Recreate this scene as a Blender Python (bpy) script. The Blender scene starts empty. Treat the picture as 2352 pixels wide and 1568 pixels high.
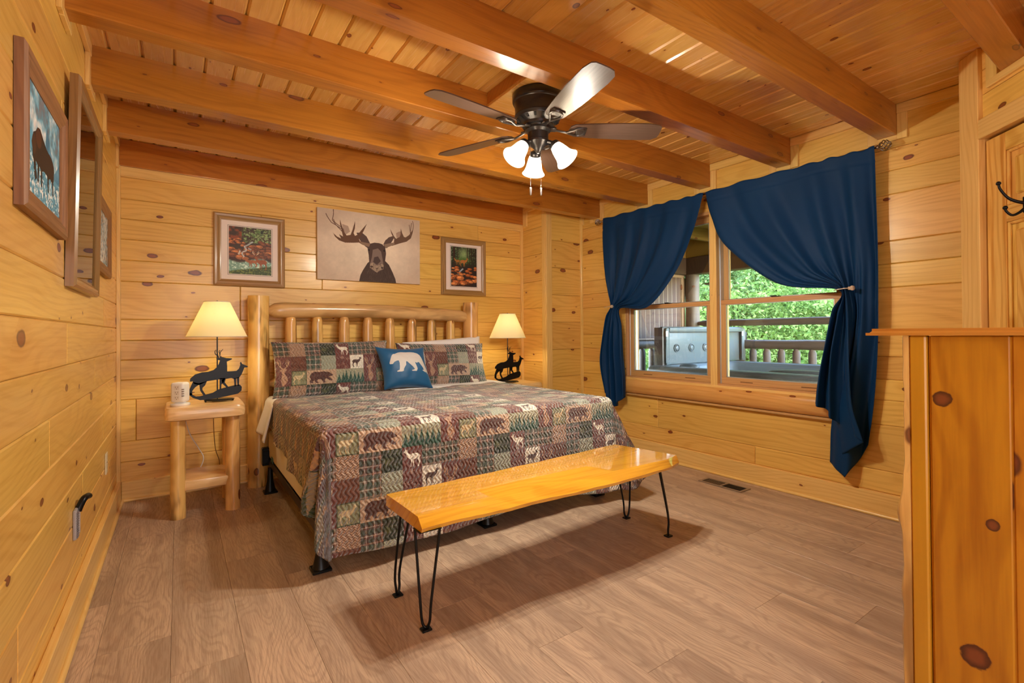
import bpy, bmesh, math, random
import numpy as np
from mathutils import Vector, Matrix, noise as mnoise
from mathutils.geometry import tessellate_polygon

random.seed(7)
rng = np.random.RandomState(7)
PI = math.pi
scene = bpy.context.scene
C = scene.collection

# ------------------------------------------------------------------ camera
cam_d = bpy.data.cameras.new('camera')
cam = bpy.data.objects.new('camera', cam_d)
C.objects.link(cam)
YAW, PITCH, ROLL = math.radians(34.48), math.radians(.48), math.radians(-.4)
F_PX, CY = 1115.0, 756.0
_f = Vector((math.sin(YAW) * math.cos(PITCH), math.cos(YAW) * math.cos(PITCH), math.sin(PITCH)))
_r = Vector((math.cos(YAW), -math.sin(YAW), 0))
_u = _r.cross(_f)
_r2 = _r * math.cos(ROLL) + _u * math.sin(ROLL)
_u2 = _u * math.cos(ROLL) - _r * math.sin(ROLL)
cam.matrix_world = Matrix(((_r2.x, _u2.x, -_f.x, .354), (_r2.y, _u2.y, -_f.y, 0), (_r2.z, _u2.z, -_f.z, 1.15), (0, 0, 0, 1)))
cam_d.sensor_fit = 'HORIZONTAL'
cam_d.sensor_width = 36
cam_d.lens = F_PX / 2352 * 36
cam_d.shift_y = -(784 - CY) / 2352
cam_d.clip_start = .05
scene.camera = cam

# ------------------------------------------------------------------ world, lights, exposure
scene.view_settings.view_transform = 'Standard'
scene.view_settings.look = 'None'
scene.view_settings.gamma = 1
scene.view_settings.use_curve_mapping = False
scene.view_settings.exposure = 0.84
scene.cycles.max_bounces = 10
scene.cycles.diffuse_bounces = 6
scene.cycles.glossy_bounces = 4
scene.cycles.transparent_max_bounces = 12
scene.cycles.sample_clamp_indirect = 6
scene.cycles.caustics_reflective = False
scene.cycles.caustics_refractive = False
scene.cycles.use_denoising = True

world = bpy.data.worlds.new('sky')
scene.world = world
world.use_nodes = True
wn = world.node_tree
wn.nodes.clear()
sky = wn.nodes.new('ShaderNodeTexSky')
sky.sky_type = 'NISHITA'
sky.sun_disc = False
sky.sun_elevation = math.radians(50)
sky.sun_rotation = math.radians(200)
bg = wn.nodes.new('ShaderNodeBackground')
bg.inputs['Strength'].default_value = 3.2
wo = wn.nodes.new('ShaderNodeOutputWorld')
wn.links.new(sky.outputs[0], bg.inputs[0])
wn.links.new(bg.outputs[0], wo.inputs[0])


def light(name, kind, loc, energy, color=(1, 1, 1), size=.1, size_y=None, target=None):
    d = bpy.data.lights.new(name, kind)
    d.energy = energy
    d.color = color
    if kind == 'AREA':
        d.size = size
        if size_y:
            d.shape = 'RECTANGLE'
            d.size_y = size_y
    elif kind == 'POINT':
        d.shadow_soft_size = size
    o = bpy.data.objects.new(name, d)
    C.objects.link(o)
    o.location = loc
    if target is not None:
        o.rotation_euler = (Vector(target) - Vector(loc)).to_track_quat('-Z', 'Y').to_euler()
    return o


sun = light('sun', 'SUN', (-5, -5, 20), 7.0, (1, .96, .88))
sun.data.angle = math.radians(1.5)
sun.rotation_euler = Vector((.62, .35, -.85)).to_track_quat('-Z', 'Y').to_euler()
# added soft fill from behind the camera, with no real source there
light('rear_fill_light', 'AREA', (1.7, -1.35, 1.35), 52, (.93, .965, 1.0), 3.0, 2.0, (1.7, 3, 1.25))
BULB_W, LAMP_W = 29, 7.5

# ------------------------------------------------------------------ node helpers
MATS = {}


def newmat(name):
    m = bpy.data.materials.new(name)
    m.use_nodes = True
    m.node_tree.nodes.clear()
    return m, m.node_tree


class NB:
    """small node builder"""
    def __init__(s, nt): s.nt = nt
    def n(s, t, **k):
        o = s.nt.nodes.new(t)
        for a, b in k.items(): setattr(o, a, b)
        return o
    def put(s, sock, v):
        if isinstance(v, bpy.types.NodeSocket): s.nt.links.new(v, sock)
        elif v is not None:
            if hasattr(sock.default_value, '__len__') and len(sock.default_value) == 4 and len(v) == 3: v = (*v, 1)
            sock.default_value = v
    def m(s, op, a, b=None, c=None, clamp=False):
        o = s.n('ShaderNodeMath', operation=op, use_clamp=clamp)
        s.put(o.inputs[0], a)
        if b is not None: s.put(o.inputs[1], b)
        if c is not None: s.put(o.inputs[2], c)
        return o.outputs[0]
    def mix(s, f, a, b, mode='MIX'):
        o = s.n('ShaderNodeMix', data_type='RGBA', blend_type=mode)
        s.put(o.inputs[0], f); s.put(o.inputs[6], a); s.put(o.inputs[7], b)
        return o.outputs[2]
    def comb(s, x, y, z=0.0):
        o = s.n('ShaderNodeCombineXYZ')
        s.put(o.inputs[0], x); s.put(o.inputs[1], y); s.put(o.inputs[2], z)
        return o.outputs[0]
    def noise(s, v, scale=1, detail=2, rough=.5, dim='3D', dist=0):
        o = s.n('ShaderNodeTexNoise', noise_dimensions=dim)
        s.put(o.inputs['Vector'], v); o.inputs['Scale'].default_value = scale
        o.inputs['Detail'].default_value = detail; o.inputs['Roughness'].default_value = rough
        o.inputs['Distortion'].default_value = dist
        return o.outputs[0]
    def ramp(s, f, lo, hi):
        o = s.n('ShaderNodeMapRange', interpolation_type='SMOOTHSTEP', clamp=True)
        s.put(o.inputs[0], f); s.put(o.inputs[1], lo); s.put(o.inputs[2], hi)
        return o.outputs[0]
    def bsdf(s, col, rough=.5, bump=None, bstr=.3, bdist=.002, **k):
        p = s.n('ShaderNodeBsdfPrincipled')
        s.put(p.inputs['Base Color'], col); s.put(p.inputs['Roughness'], rough)
        for a, b in k.items(): s.put(p.inputs[a.replace('_', ' ')], b)
        if bump is not None:
            bn = s.n('ShaderNodeBump')
            bn.inputs['Strength'].default_value = bstr; bn.inputs['Distance'].default_value = bdist
            s.put(bn.inputs['Height'], bump); s.nt.links.new(bn.outputs[0], p.inputs['Normal'])
        return p
    def out(s, sh):
        o = s.n('ShaderNodeOutputMaterial')
        s.nt.links.new(sh.outputs[0] if hasattr(sh, 'outputs') else sh, o.inputs[0])


def plain(name, col, rough=.5, metal=0.0, **k):
    if name in MATS: return MATS[name]
    m, nt = newmat(name); b = NB(nt)
    tc = b.n('ShaderNodeTexCoord')
    nz = b.noise(tc.outputs['Object'], k.pop('nscale', 30), 3, .6)
    c2 = tuple(x * k.get('nvar', .85) for x in col); k.pop('nvar', None)
    c = b.mix(nz, col, c2)
    b.out(b.bsdf(c, rough, nz, k.pop('bstr', .1), k.pop('bdist', .001), Metallic=metal, **k))
    MATS[name] = m
    return m


def emit(name, col, strength):
    m, nt = newmat(name); b = NB(nt)
    e = b.n('ShaderNodeEmission'); b.put(e.inputs[0], col); e.inputs[1].default_value = strength
    b.out(e)
    return m


def wood(name, light_c, dark_c, knot_c=(.10, .028, .008), axis='X', knots=.62, fine=85, rings=26, rough=.34,
         var=.16, kscale=(3.6, 7.0), coat=.25, contrast=.55, bstr=.12, ksize=1.15, stain=None, spots=None, coat_r=.16):
    """knotty pine: grain runs along the object's own AXIS; every board differs through its random value"""
    m, nt = newmat(name); b = NB(nt)
    tc = b.n('ShaderNodeTexCoord'); oi = b.n('ShaderNodeObjectInfo')
    sp = b.n('ShaderNodeSeparateXYZ'); b.put(sp.inputs[0], tc.outputs['Object'])
    X, Y, Z = sp.outputs
    if axis == 'X': u, w = X, b.m('ADD', Y, Z)
    elif axis == 'Y': u, w = Y, b.m('ADD', X, Z)
    else: u, w = Z, b.m('ADD', X, b.m('MULTIPLY', Y, .9))
    rnd = oi.outputs['Random']
    u0, w0 = u, w
    if spots:
        rnd = .37
    u = b.m('ADD', u, b.m('MULTIPLY', rnd, 53.0))
    w = b.m('ADD', w, b.m('MULTIPLY', rnd, 29.0))
    # knots
    vo = b.n('ShaderNodeTexVoronoi', voronoi_dimensions='2D', feature='F1')
    vo.inputs['Scale'].default_value = 1; vo.inputs['Randomness'].default_value = .95
    wob = b.m('MULTIPLY', b.m('SUBTRACT', b.noise(b.comb(u, w), 22, 1, .5, '2D'), .5), .05)
    b.put(vo.inputs['Vector'], b.comb(b.m('ADD', b.m('MULTIPLY', u, kscale[0]), wob), b.m('ADD', b.m('MULTIPLY', w, kscale[1]), wob)))
    cs = b.n('ShaderNodeSeparateColor'); b.put(cs.inputs[0], vo.outputs['Color'])
    on = b.m('GREATER_THAN', cs.outputs[0], knots)
    rad = b.m('MULTIPLY', b.m('MULTIPLY', on, ksize), b.m('MULTIPLY_ADD', b.m('POWER', cs.outputs[1], 3.0), .135, .026))
    dn = b.m('DIVIDE', vo.outputs['Distance'], b.m('MAXIMUM', rad, .0005))
    kmask = b.m('SUBTRACT', 1.0, b.ramp(dn, .80, 1.08))
    kring = b.m('MULTIPLY', b.ramp(dn, .45, .95), kmask)
    halo = b.m('MULTIPLY', b.m('SUBTRACT', 1.0, b.ramp(dn, .9, 3.6)), on)
    # grain
    lo = b.noise(b.comb(b.m('MULTIPLY', u, .85), b.m('MULTIPLY', w, 3.2)), 1, 1.5, .5, '2D')
    w2 = b.m('ADD', w, b.m('MULTIPLY', halo, .010))
    ph = b.m('ADD', b.m('MULTIPLY', w2, rings), b.m('MULTIPLY', lo, 9.0))
    ring = b.m('SINE', b.m('MULTIPLY', ph, 6.2832))
    ring = b.ramp(ring, -.2, 1.0)
    fin = b.noise(b.comb(b.m('MULTIPLY', u, 2.2), b.m('MULTIPLY', w2, fine)), 1, 3, .6, '2D')
    g = b.m('MULTIPLY_ADD', ring, .45 * contrast, b.m('MULTIPLY', b.ramp(fin, .35, .75), .55 * contrast))
    g = b.m('ADD', g, b.m('MULTIPLY', halo, .22), clamp=True)
    blot = b.noise(b.comb(b.m('MULTIPLY', u, 2.3), b.m('MULTIPLY', w, 4.0)), 1, 2, .5, '2D')
    g = b.m('ADD', g, b.m('MULTIPLY', b.m('SUBTRACT', blot, .5), .55), clamp=True)
    col = b.mix(g, light_c, dark_c)
    if stain:
        st = b.ramp(b.noise(b.comb(b.m('MULTIPLY', u, 1.4), b.m('MULTIPLY', w, 9.0)), 1.3, 3, .6, '2D'), .50, .68)
        col = b.mix(b.m('MULTIPLY', st, stain[1]), col, stain[0])
    for su, sw, sr in (spots or []):
        du = b.m('DIVIDE', b.m('SUBTRACT', u0, su), sr * 1.15); dw = b.m('DIVIDE', b.m('SUBTRACT', w0, sw), sr)
        ds_ = b.m('SQRT', b.m('ADD', b.m('MULTIPLY', du, du), b.m('MULTIPLY', dw, dw)))
        ds_ = b.m('ADD', ds_, b.m('MULTIPLY', b.m('SUBTRACT', b.noise(b.comb(u0, w0), 60, 2, .5, '2D'), .5), .35))
        km = b.m('SUBTRACT', 1.0, b.ramp(ds_, .85, 1.02))
        kring = b.m('MAXIMUM', kring, b.m('MULTIPLY', b.ramp(ds_, .3, .9), km)); kmask = b.m('MAXIMUM', kmask, km)
    kc = b.mix(kring, tuple(x * 2.6 for x in knot_c), knot_c)
    col = b.mix(kmask, col, kc)
    hs = b.n('ShaderNodeHueSaturation')
    r2 = b.m('FRACT', b.m('MULTIPLY', rnd, 7.13))
    b.put(hs.inputs['Value'], b.m('MULTIPLY_ADD', rnd, var, 1 - var / 2))
    b.put(hs.inputs['Hue'], b.m('MULTIPLY_ADD', r2, .014, .493))
    b.put(hs.inputs['Color'], col)
    rg = b.m('MULTIPLY_ADD', fin, .12, rough - .06)
    p = b.bsdf(hs.outputs[0], rg, fin, bstr, .0012)
    p.inputs['Coat Weight'].default_value = coat
    p.inputs['Coat Roughness'].default_value = coat_r
    b.out(p)
    MATS[name] = m
    return m


YL, YD = (.80, .505, .125), (.57, .275, .036)
pine = wood('knotty pine', YL, YD)
pine_z = wood('knotty pine upright', YL, YD, axis='Z', knots=.8)
pine_y = wood('knotty pine cross', YL, YD, axis='Y', knots=.8)
pine_trim = wood('pine trim', (.82, .56, .19), (.62, .34, .07), knots=.86, ksize=.6, rings=40, var=.08)
pine_trim_z = wood('pine trim upright', (.82, .56, .19), (.62, .34, .07), knots=.86, ksize=.6, rings=40, axis='Z', var=.08)
pine_trim_y = wood('pine trim cross', (.82, .56, .19), (.62, .34, .07), knots=.86, ksize=.6, rings=40, axis='Y', var=.08)
ceil_wood = wood('ceiling pine', (.74, .44, .125), (.50, .24, .045), knots=.72, ksize=.75, kscale=(5.5, 8), var=.22, rough=.26, coat=.5, rings=13, contrast=.42)
beam_wood = wood('stained beam', (.48, .187, .023), (.26, .08, .008), knots=.52, ksize=.9, kscale=(3.0, 9), rough=.30, coat=.45, rings=16, var=.10)
cabinet_w = wood('honey pine panel', (.54, .225, .010), (.34, .105, .003), axis='Z', knots=.55, rings=11, fine=40, kscale=(3.2, 4.6), ksize=1.1, var=.05, rough=.4, coat=.12, contrast=.8, knot_c=(.08, .02, .006))
cabinet_top = wood('honey pine top', (.58, .25, .04), (.34, .11, .014), axis='Y', knots=.9, rings=18, rough=.35)
door_w = wood('door pine', (.80, .45, .10), (.52, .20, .02), axis='Z', knots=.97, rings=20, fine=30, contrast=.95, var=.05)
bench_w = wood('glossy slab pine', (.80, .40, .035), (.52, .19, .012), knots=.70, rings=16, ksize=.8, kscale=(2.2, 5), rough=.10, coat=1.0, contrast=.6, var=.02, bstr=.03, coat_r=.035)
log_z = wood('peeled log upright', (.76, .45, .15), (.46, .20, .045), axis='Z', knots=.78, rings=9, fine=40, var=.16, rough=.22, coat=.7, stain=((.17, .07, .015), .85), kscale=(3.5, 9))
log_x = wood('peeled log cross', (.66, .42, .17), (.42, .22, .07), axis='X', knots=.8, rings=9, fine=40, var=.10, rough=.25, coat=.6, stain=((.25, .14, .05), .5), kscale=(3, 9))
stand_top = wood('bedside slab', (.86, .60, .28), (.62, .34, .10), axis='X', knots=.93, rings=14, var=.04, rough=.3, coat=.4, stain=((.40, .20, .06), .4))
sash_w = wood('window frame wood', (.60, .34, .14), (.42, .20, .07), knots=.97, rings=50, var=.06, rough=.35)
sash_wy = wood('window frame wood cross', (.60, .34, .14), (.42, .20, .07), knots=.97, rings=50, axis='Y', var=.06, rough=.35)
sash_wz = wood('window frame wood upright', (.60, .34, .14), (.42, .20, .07), knots=.95, rings=50, axis='Z', var=.06, rough=.35)
frame_w = wood('gilt brown frame', (.36, .20, .07), (.19, .10, .035), knots=.99, rings=60, var=.05, rough=.4)
frame_wz = wood('gilt brown frame upright', (.36, .20, .07), (.19, .10, .035), knots=.99, rings=60, axis='Z', var=.05, rough=.4)
barn_w = wood('barn frame', (.31, .15, .06), (.15, .06, .022), knots=.93, rings=40, var=.1, rough=.55, coat=0)
barn_wy = wood('barn frame cross', (.31, .15, .06), (.15, .06, .022), knots=.93, rings=40, axis='Y', var=.1, rough=.55, coat=0)
barn_wz = wood('barn frame upright', (.31, .15, .06), (.15, .06, .022), knots=.93, rings=40, axis='Z', var=.1, rough=.55, coat=0)
porch_w = wood('weathered porch wood', (.11, .06, .04), (.06, .03, .02), axis='Z', knots=.9, rings=30, var=.35, rough=.6, coat=0)
porch_log = wood('weathered log', (.17, .12, .09), (.09, .06, .04), axis='X', knots=.85, rings=12, var=.3, rough=.6, coat=0)
porch_logy = wood('weathered log cross', (.17, .12, .09), (.09, .06, .04), axis='Y', knots=.85, rings=12, var=.3, rough=.6, coat=0)
porch_logz = wood('weathered log upright', (.17, .12, .09), (.09, .06, .04), axis='Z', knots=.85, rings=12, var=.3, rough=.6, coat=0)
porch_y = wood('porch ceiling wood', (.40, .26, .06), (.24, .14, .03), axis='X', knots=.8, rings=20, var=.3, rough=.6, coat=0)


def vinyl():
    m, nt = newmat('grey oak vinyl plank'); b = NB(nt)
    tc = b.n('ShaderNodeTexCoord'); oi = b.n('ShaderNodeObjectInfo')
    sp = b.n('ShaderNodeSeparateXYZ'); b.put(sp.inputs[0], tc.outputs['Object'])
    rnd = oi.outputs['Random']
    u = b.m('ADD', sp.outputs[0], b.m('MULTIPLY', rnd, 61.0))
    w0 = sp.outputs[1]
    w = b.m('ADD', w0, b.m('MULTIPLY', rnd, 17.0))
    lo = b.noise(b.comb(b.m('MULTIPLY', u, 1.5), b.m('MULTIPLY', w, 5.5)), 1, 1.5, .5, '2D')
    ph = b.m('ADD', b.m('MULTIPLY', w, 34), b.m('MULTIPLY', lo, 16.0))
    ring = b.ramp(b.m('SINE', b.m('MULTIPLY', ph, 6.2832)), -.1, 1.0)
    fin = b.noise(b.comb(b.m('MULTIPLY', u, 9.0), b.m('MULTIPLY', w, 240)), 1, 3, .65, '2D')
    pore = b.ramp(fin, .46, .62)
    st = b.noise(b.comb(b.m('MULTIPLY', u, .9), b.m('MULTIPLY', w, 11)), 1, 2, .55, '2D')
    col = b.mix(b.ramp(st, .30, .72), (.55, .405, .285), (.37, .265, .19))
    col = b.mix(b.m('MULTIPLY', ring, .36), col, (.27, .175, .12))
    col = b.mix(b.m('MULTIPLY', pore, .38), col, (.24, .15, .10))
    hs = b.n('ShaderNodeHueSaturation')
    b.put(hs.inputs['Value'], b.m('MULTIPLY_ADD', rnd, .16, .92)); b.put(hs.inputs['Color'], col)
    p = b.bsdf(hs.outputs[0], b.m('MULTIPLY_ADD', pore, .12, .36), b.m('MULTIPLY_ADD', ring, .4, pore), .10, .0008)
    b.out(p)
    return m


vinyl_m = vinyl()
groove = plain('dark joint', (.16, .07, .02), .8)
black_m = plain('black iron', (.012, .012, .013), .35, .6)
bronze = plain('oil rubbed bronze', (.060, .058, .062), .30, .7, nvar=.75)
nickel = plain('brushed nickel', (.40, .38, .36), .25, 1.0)
white_pl = plain('white plastic', (.86, .84, .82), .35)
socket_m = plain('socket dark', (.25, .2, .17), .5)
cord_w = plain('white cord', (.8, .76, .7), .5)
cord_b = plain('brown cord', (.32, .17, .05), .5)
sheet_m = plain('white sheet', (.83, .82, .82), .85, nscale=6, nvar=.95)
box_m = plain('box spring cloth', (.72, .67, .60), .85, nscale=40, nvar=.96)
green_m = plain('green label', (.06, .16, .11), .6)
vent_m = plain('brown vent metal', (.30, .225, .16), .45, .3)
vent_d = plain('vent dark', (.04, .03, .022), .7)


def cloth(name, c1, c2, sheen=.6, rough=.55):
    m, nt = newmat(name); b = NB(nt)
    tc = b.n('ShaderNodeTexCoord')
    nz = b.noise(tc.outputs['Object'], 900, 2, .6)
    lo = b.noise(tc.outputs['Object'], 3, 2, .5)
    c = b.mix(lo, c1, c2)
    p = b.bsdf(c, rough, nz, .15, .0004)
    p.inputs['Sheen Weight'].default_value = sheen
    p.inputs['Sheen Roughness'].default_value = .4
    p.inputs['Specular IOR Level'].default_value = .22
    tr = b.n('ShaderNodeBsdfTranslucent'); b.put(tr.inputs[0], c)
    mx = b.n('ShaderNodeMixShader'); mx.inputs[0].default_value = .22
    nt.links.new(p.outputs[0], mx.inputs[1]); nt.links.new(tr.outputs[0], mx.inputs[2])
    b.out(mx)
    return m


curtain_m = cloth('navy satin curtain', (.003, .045, .150), (.002, .034, .115), .04, .6)


def glass_mat(name, tint=(1, 1, 1), fac=.0, rough=.0):
    m, nt = newmat(name); b = NB(nt)
    t = b.n('ShaderNodeBsdfTransparent'); b.put(t.inputs[0], tint)
    g = b.n('ShaderNodeBsdfGlossy'); g.inputs['Roughness'].default_value = rough
    fr = b.n('ShaderNodeFresnel'); fr.inputs[0].default_value = 1.45
    f = b.m('ADD', fr.outputs[0], fac, clamp=True)
    mx = b.n('ShaderNodeMixShader'); b.put(mx.inputs[0], f)
    nt.links.new(t.outputs[0], mx.inputs[1]); nt.links.new(g.outputs[0], mx.inputs[2])
    b.out(mx)
    return m


glass_m = glass_mat('window glass', (.97, .99, .98))
pic_glass = glass_mat('picture glass', (1, 1, 1), .10)

# ------------------------------------------------------------------ object helpers
OFF = {}


def setp(o, label=None, cat=None, group=None, kind=None):
    if label: o['label'] = label
    if cat: o['category'] = cat
    if group: o['group'] = group
    if kind: o['kind'] = kind
    return o


def empty(name, loc, label, cat, group=None, kind=None, parent=None):
    o = bpy.data.objects.new(name, None)
    C.objects.link(o)
    o.empty_display_size = .1
    base = OFF.get(parent.name, Vector((0, 0, 0))) if parent else Vector((0, 0, 0))
    o.location = Vector(loc) - base
    if parent: o.parent = parent
    OFF[o.name] = Vector(loc)
    return setp(o, label, cat, group, kind)


def link_mesh(name, me, m, parent=None, pivot=None):
    """ME is in world coordinates; it is shifted to its pivot (default: the parent's place)."""
    base = OFF[parent.name] if parent else Vector((0, 0, 0))
    if pivot is None: pv = base
    elif pivot == 'c':
        pv = Vector((0, 0, 0))
        for v in me.vertices: pv += v.co
        pv /= max(1, len(me.vertices))
    else: pv = Vector(pivot)
    me.transform(Matrix.Translation(-pv))
    for mm in (m if isinstance(m, (list, tuple)) else [m]): me.materials.append(mm)
    o = bpy.data.objects.new(name, me)
    C.objects.link(o)
    o.location = pv - base
    if parent: o.parent = parent
    OFF[o.name] = pv.copy()
    return o


def from_bm(name, bm, m, parent=None, pivot=None, smooth=False, angle=None):
    me = bpy.data.meshes.new(name)
    bmesh.ops.recalc_face_normals(bm, faces=bm.faces)
    bm.to_mesh(me); bm.free()
    if smooth:
        for p in me.polygons: p.use_smooth = True
        if angle:
            me.set_sharp_from_angle(angle=math.radians(angle))
    return link_mesh(name, me, m, parent, pivot)


def from_py(name, verts, faces, m, parent=None, pivot=None, smooth=False, uvs=None):
    me = bpy.data.meshes.new(name)
    me.from_pydata([tuple(v) for v in verts], [], faces)
    if uvs is not None:
        ul = me.uv_layers.new(name='UVMap')
        li = np.zeros(len(me.loops), dtype=np.int32)
        me.loops.foreach_get('vertex_index', li)
        ul.data.foreach_set('uv', np.asarray(uvs, dtype=np.float32)[li].ravel())
    if smooth: me.polygons.foreach_set('use_smooth', [True] * len(me.polygons))
    return link_mesh(name, me, m, parent, pivot)


def bbox(bm, lo, hi, bev=0.0, seg=1, rot=None):
    """box between two corners added to a bmesh"""
    lo, hi = Vector(lo), Vector(hi)
    c = (lo + hi) / 2; d = hi - lo
    M = Matrix.Translation(c)
    if rot is not None: M = M @ rot
    M = M @ Matrix.Diagonal((abs(d.x), abs(d.y), abs(d.z), 1))
    r = bmesh.ops.create_cube(bm, size=1, matrix=M)
    if bev > 0:
        es = list({e for v in r['verts'] for e in v.link_edges})
        bmesh.ops.bevel(bm, geom=es, offset=bev, segments=seg, affect='EDGES', profile=.5)
    return bm


def along_y(lo, hi, m):
    d = [abs(hi[i] - lo[i]) for i in range(3)]
    if d[1] > max(d[0], d[2]):
        return {pine_trim: pine_trim_y, sash_w: sash_wy}.get(m, m)
    return m


def box(name, lo, hi, m, parent=None, bev=.002, pivot='c', seg=1):
    m = along_y(lo, hi, m)
    bm = bmesh.new(); bbox(bm, lo, hi, min(bev, .45 * min(abs(hi[i] - lo[i]) for i in range(3))), seg)
    return from_bm(name, bm, m, parent, pivot)


def tube(bm, pts, r, seg=10, cap=True, closed=False):
    """swept round bar through points; r a number or a list"""
    pts = [Vector(p) for p in pts]
    n = len(pts)
    rs = r if isinstance(r, (list, tuple)) else [r] * n
    rings = []
    prev = None
    for i, p in enumerate(pts):
        if closed: t = pts[(i + 1) % n] - pts[i - 1]
        else: t = pts[min(i + 1, n - 1)] - pts[max(i - 1, 0)]
        t.normalize()
        if prev is None:
            a = Vector((0, 0, 1)) if abs(t.z) < .9 else Vector((1, 0, 0))
            nn = (a - t * a.dot(t)).normalized()
        else:
            nn = (prev - t * prev.dot(t)).normalized()
        prev = nn
        bb = t.cross(nn)
        rings.append([bm.verts.new(p + (nn * math.cos(2 * PI * k / seg) + bb * math.sin(2 * PI * k / seg)) * rs[i]) for k in range(seg)])
    rng_ = range(n) if closed else range(n - 1)
    for i in rng_:
        A, B = rings[i], rings[(i + 1) % n]
        for k in range(seg):
            bm.faces.new((A[k], A[(k + 1) % seg], B[(k + 1) % seg], B[k]))
    if cap and not closed:
        bm.faces.new(rings[0][::-1]); bm.faces.new(rings[-1])
    return bm


def lathe(bm, prof, c, seg=32, axis='Z', cap=True):
    """prof: list of (radius, height) about the vertical through c"""
    rings = []
    c = Vector(c)
    for r, h in prof:
        rings.append([bm.verts.new(c + Vector((r * math.cos(2 * PI * k / seg), r * math.sin(2 * PI * k / seg), h))) for k in range(seg)])
    for A, B in zip(rings, rings[1:]):
        for k in range(seg):
            bm.faces.new((A[k], A[(k + 1) % seg], B[(k + 1) % seg], B[k]))
    if cap:
        bm.faces.new(rings[0]); bm.faces.new(rings[-1][::-1])
    return bm


def prism(bm, poly, to3, depth):
    """extruded outline; to3 maps (a, b, d) to a point"""
    f = [bm.verts.new(to3(a, b, 0)) for a, b in poly]
    k = [bm.verts.new(to3(a, b, depth)) for a, b in poly]
    n = len(poly)
    tri = tessellate_polygon([[Vector((a, b, 0)) for a, b in poly]])
    for i, j, l in tri:
        bm.faces.new((f[i], f[j], f[l])); bm.faces.new((k[l], k[j], k[i]))
    for i in range(n):
        bm.faces.new((f[i], f[(i + 1) % n], k[(i + 1) % n], k[i]))
    return bm


def log(name, p0, p1, r0, r1, m, parent, seg=20, rings=14, bump=.06, taper0=0, taper1=0, seed=0, bend=0, flat=False):
    """peeled log: slightly irregular round, optional pencil-pointed ends; pivoted so its own Z or X carries the grain"""
    p0, p1 = Vector(p0), Vector(p1)
    L = (p1 - p0).length
    t = (p1 - p0) / L
    a = Vector((0, 1, 0)) if abs(t.y) < .9 else Vector((1, 0, 0))
    n1 = (a - t * a.dot(t)).normalized(); n2 = t.cross(n1)
    bm = bmesh.new(); rr = []
    ss = [i / rings for i in range(rings + 1)]
    for s in ss:
        r = r0 + (r1 - r0) * s
        if taper0 and s * L < taper0: r *= .42 + .58 * math.sqrt(max(0, 1 - (1 - s * L / taper0) ** 2))
        if taper1 and (1 - s) * L < taper1: r *= .42 + .58 * math.sqrt(max(0, 1 - (1 - (1 - s) * L / taper1) ** 2))
        cc = p0 + t * (s * L) + n1 * (bend * math.sin(s * PI)) * 0 + Vector((0, 0, 1)) * bend * math.sin(s * PI)
        ring = []
        for k in range(seg):
            th = 2 * PI * k / seg
            nn = mnoise.noise(Vector((math.cos(th) * 1.2 + seed * 3.1, math.sin(th) * 1.2, s * L * 3.0)))
            q = r * (1 + bump * nn * 1.6)
            ring.append(bm.verts.new(cc + (n1 * math.cos(th) + n2 * math.sin(th)) * q))
        rr.append(ring)
    for A, B in zip(rr, rr[1:]):
        for k in range(seg):
            bm.faces.new((A[k], A[(k + 1) % seg], B[(k + 1) % seg], B[k]))
    bm.faces.new(rr[0]); bm.faces.new(rr[-1])
    return from_bm(name, bm, m, parent, 'c', True, 50)


ROT = {  # columns: the board's own X (length), Y (width), Z (outward)
    'left': ((0, 1, 0), (0, 0, 1), (1, 0, 0)),
    'back': ((1, 0, 0), (0, 0, 1), (0, -1, 0)),
    'right': ((0, -1, 0), (0, 0, 1), (-1, 0, 0)),
    'floor': ((0, 1, 0), (-1, 0, 0), (0, 0, 1)),
    'ceil': ((0, 1, 0), (1, 0, 0), (0, 0, -1)),
    'xup': ((1, 0, 0), (0, 1, 0), (0, 0, 1)),
}
BOARDS = {}


def board_mesh(L, W, T, bev):
    key = (round(L, 3), round(W, 4), round(T, 4), bev)
    if key not in BOARDS:
        bm = bmesh.new()
        bbox(bm, (-L / 2, -W / 2, -T), (L / 2, W / 2, 0))
        top = [e for e in bm.edges if all(v.co.z > -.001 for v in e.verts)]
        bmesh.ops.bevel(bm, geom=top, offset=bev, segments=1, affect='EDGES')
        me = bpy.data.meshes.new('board'); bm.to_mesh(me); bm.free()
        BOARDS[key] = me
    return BOARDS[key]


def board(name, rot, centre, L, W, T, m, parent, bev=.003, tilt=0.0):
    """one board; CENTRE is the middle of its outer face"""
    me = board_mesh(L, W, T, bev)
    if not me.materials: me.materials.append(m)
    o = bpy.data.objects.new(name, me)
    if me.materials[0] != m:
        o.material_slots[0].link = 'OBJECT'; o.material_slots[0].material = m
    C.objects.link(o)
    R = ROT[rot] if isinstance(rot, str) else rot
    M = Matrix((R[0], R[1], R[2])).transposed()
    o.rotation_mode = 'QUATERNION'
    o.rotation_quaternion = M.to_quaternion()
    base = OFF[parent.name] if parent else Vector((0, 0, 0))
    o.location = Vector(centre) - base
    if parent: o.parent = parent
    return o


def spline(pts, n):
    """Catmull-Rom through 2-D or 3-D points, n samples"""
    P = [np.array(p, float) for p in pts]
    P = [2 * P[0] - P[1]] + P + [2 * P[-1] - P[-2]]
    k = len(P) - 3
    out = []
    for i in range(n):
        s = i / (n - 1) * k
        j = min(int(s), k - 1); t = s - j
        a, b_, c, d = P[j], P[j + 1], P[j + 2], P[j + 3]
        out.append(.5 * ((2 * b_) + (-a + c) * t + (2 * a - 5 * b_ + 4 * c - d) * t * t + (-a + 3 * b_ - 3 * c + d) * t ** 3))
    return out

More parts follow.
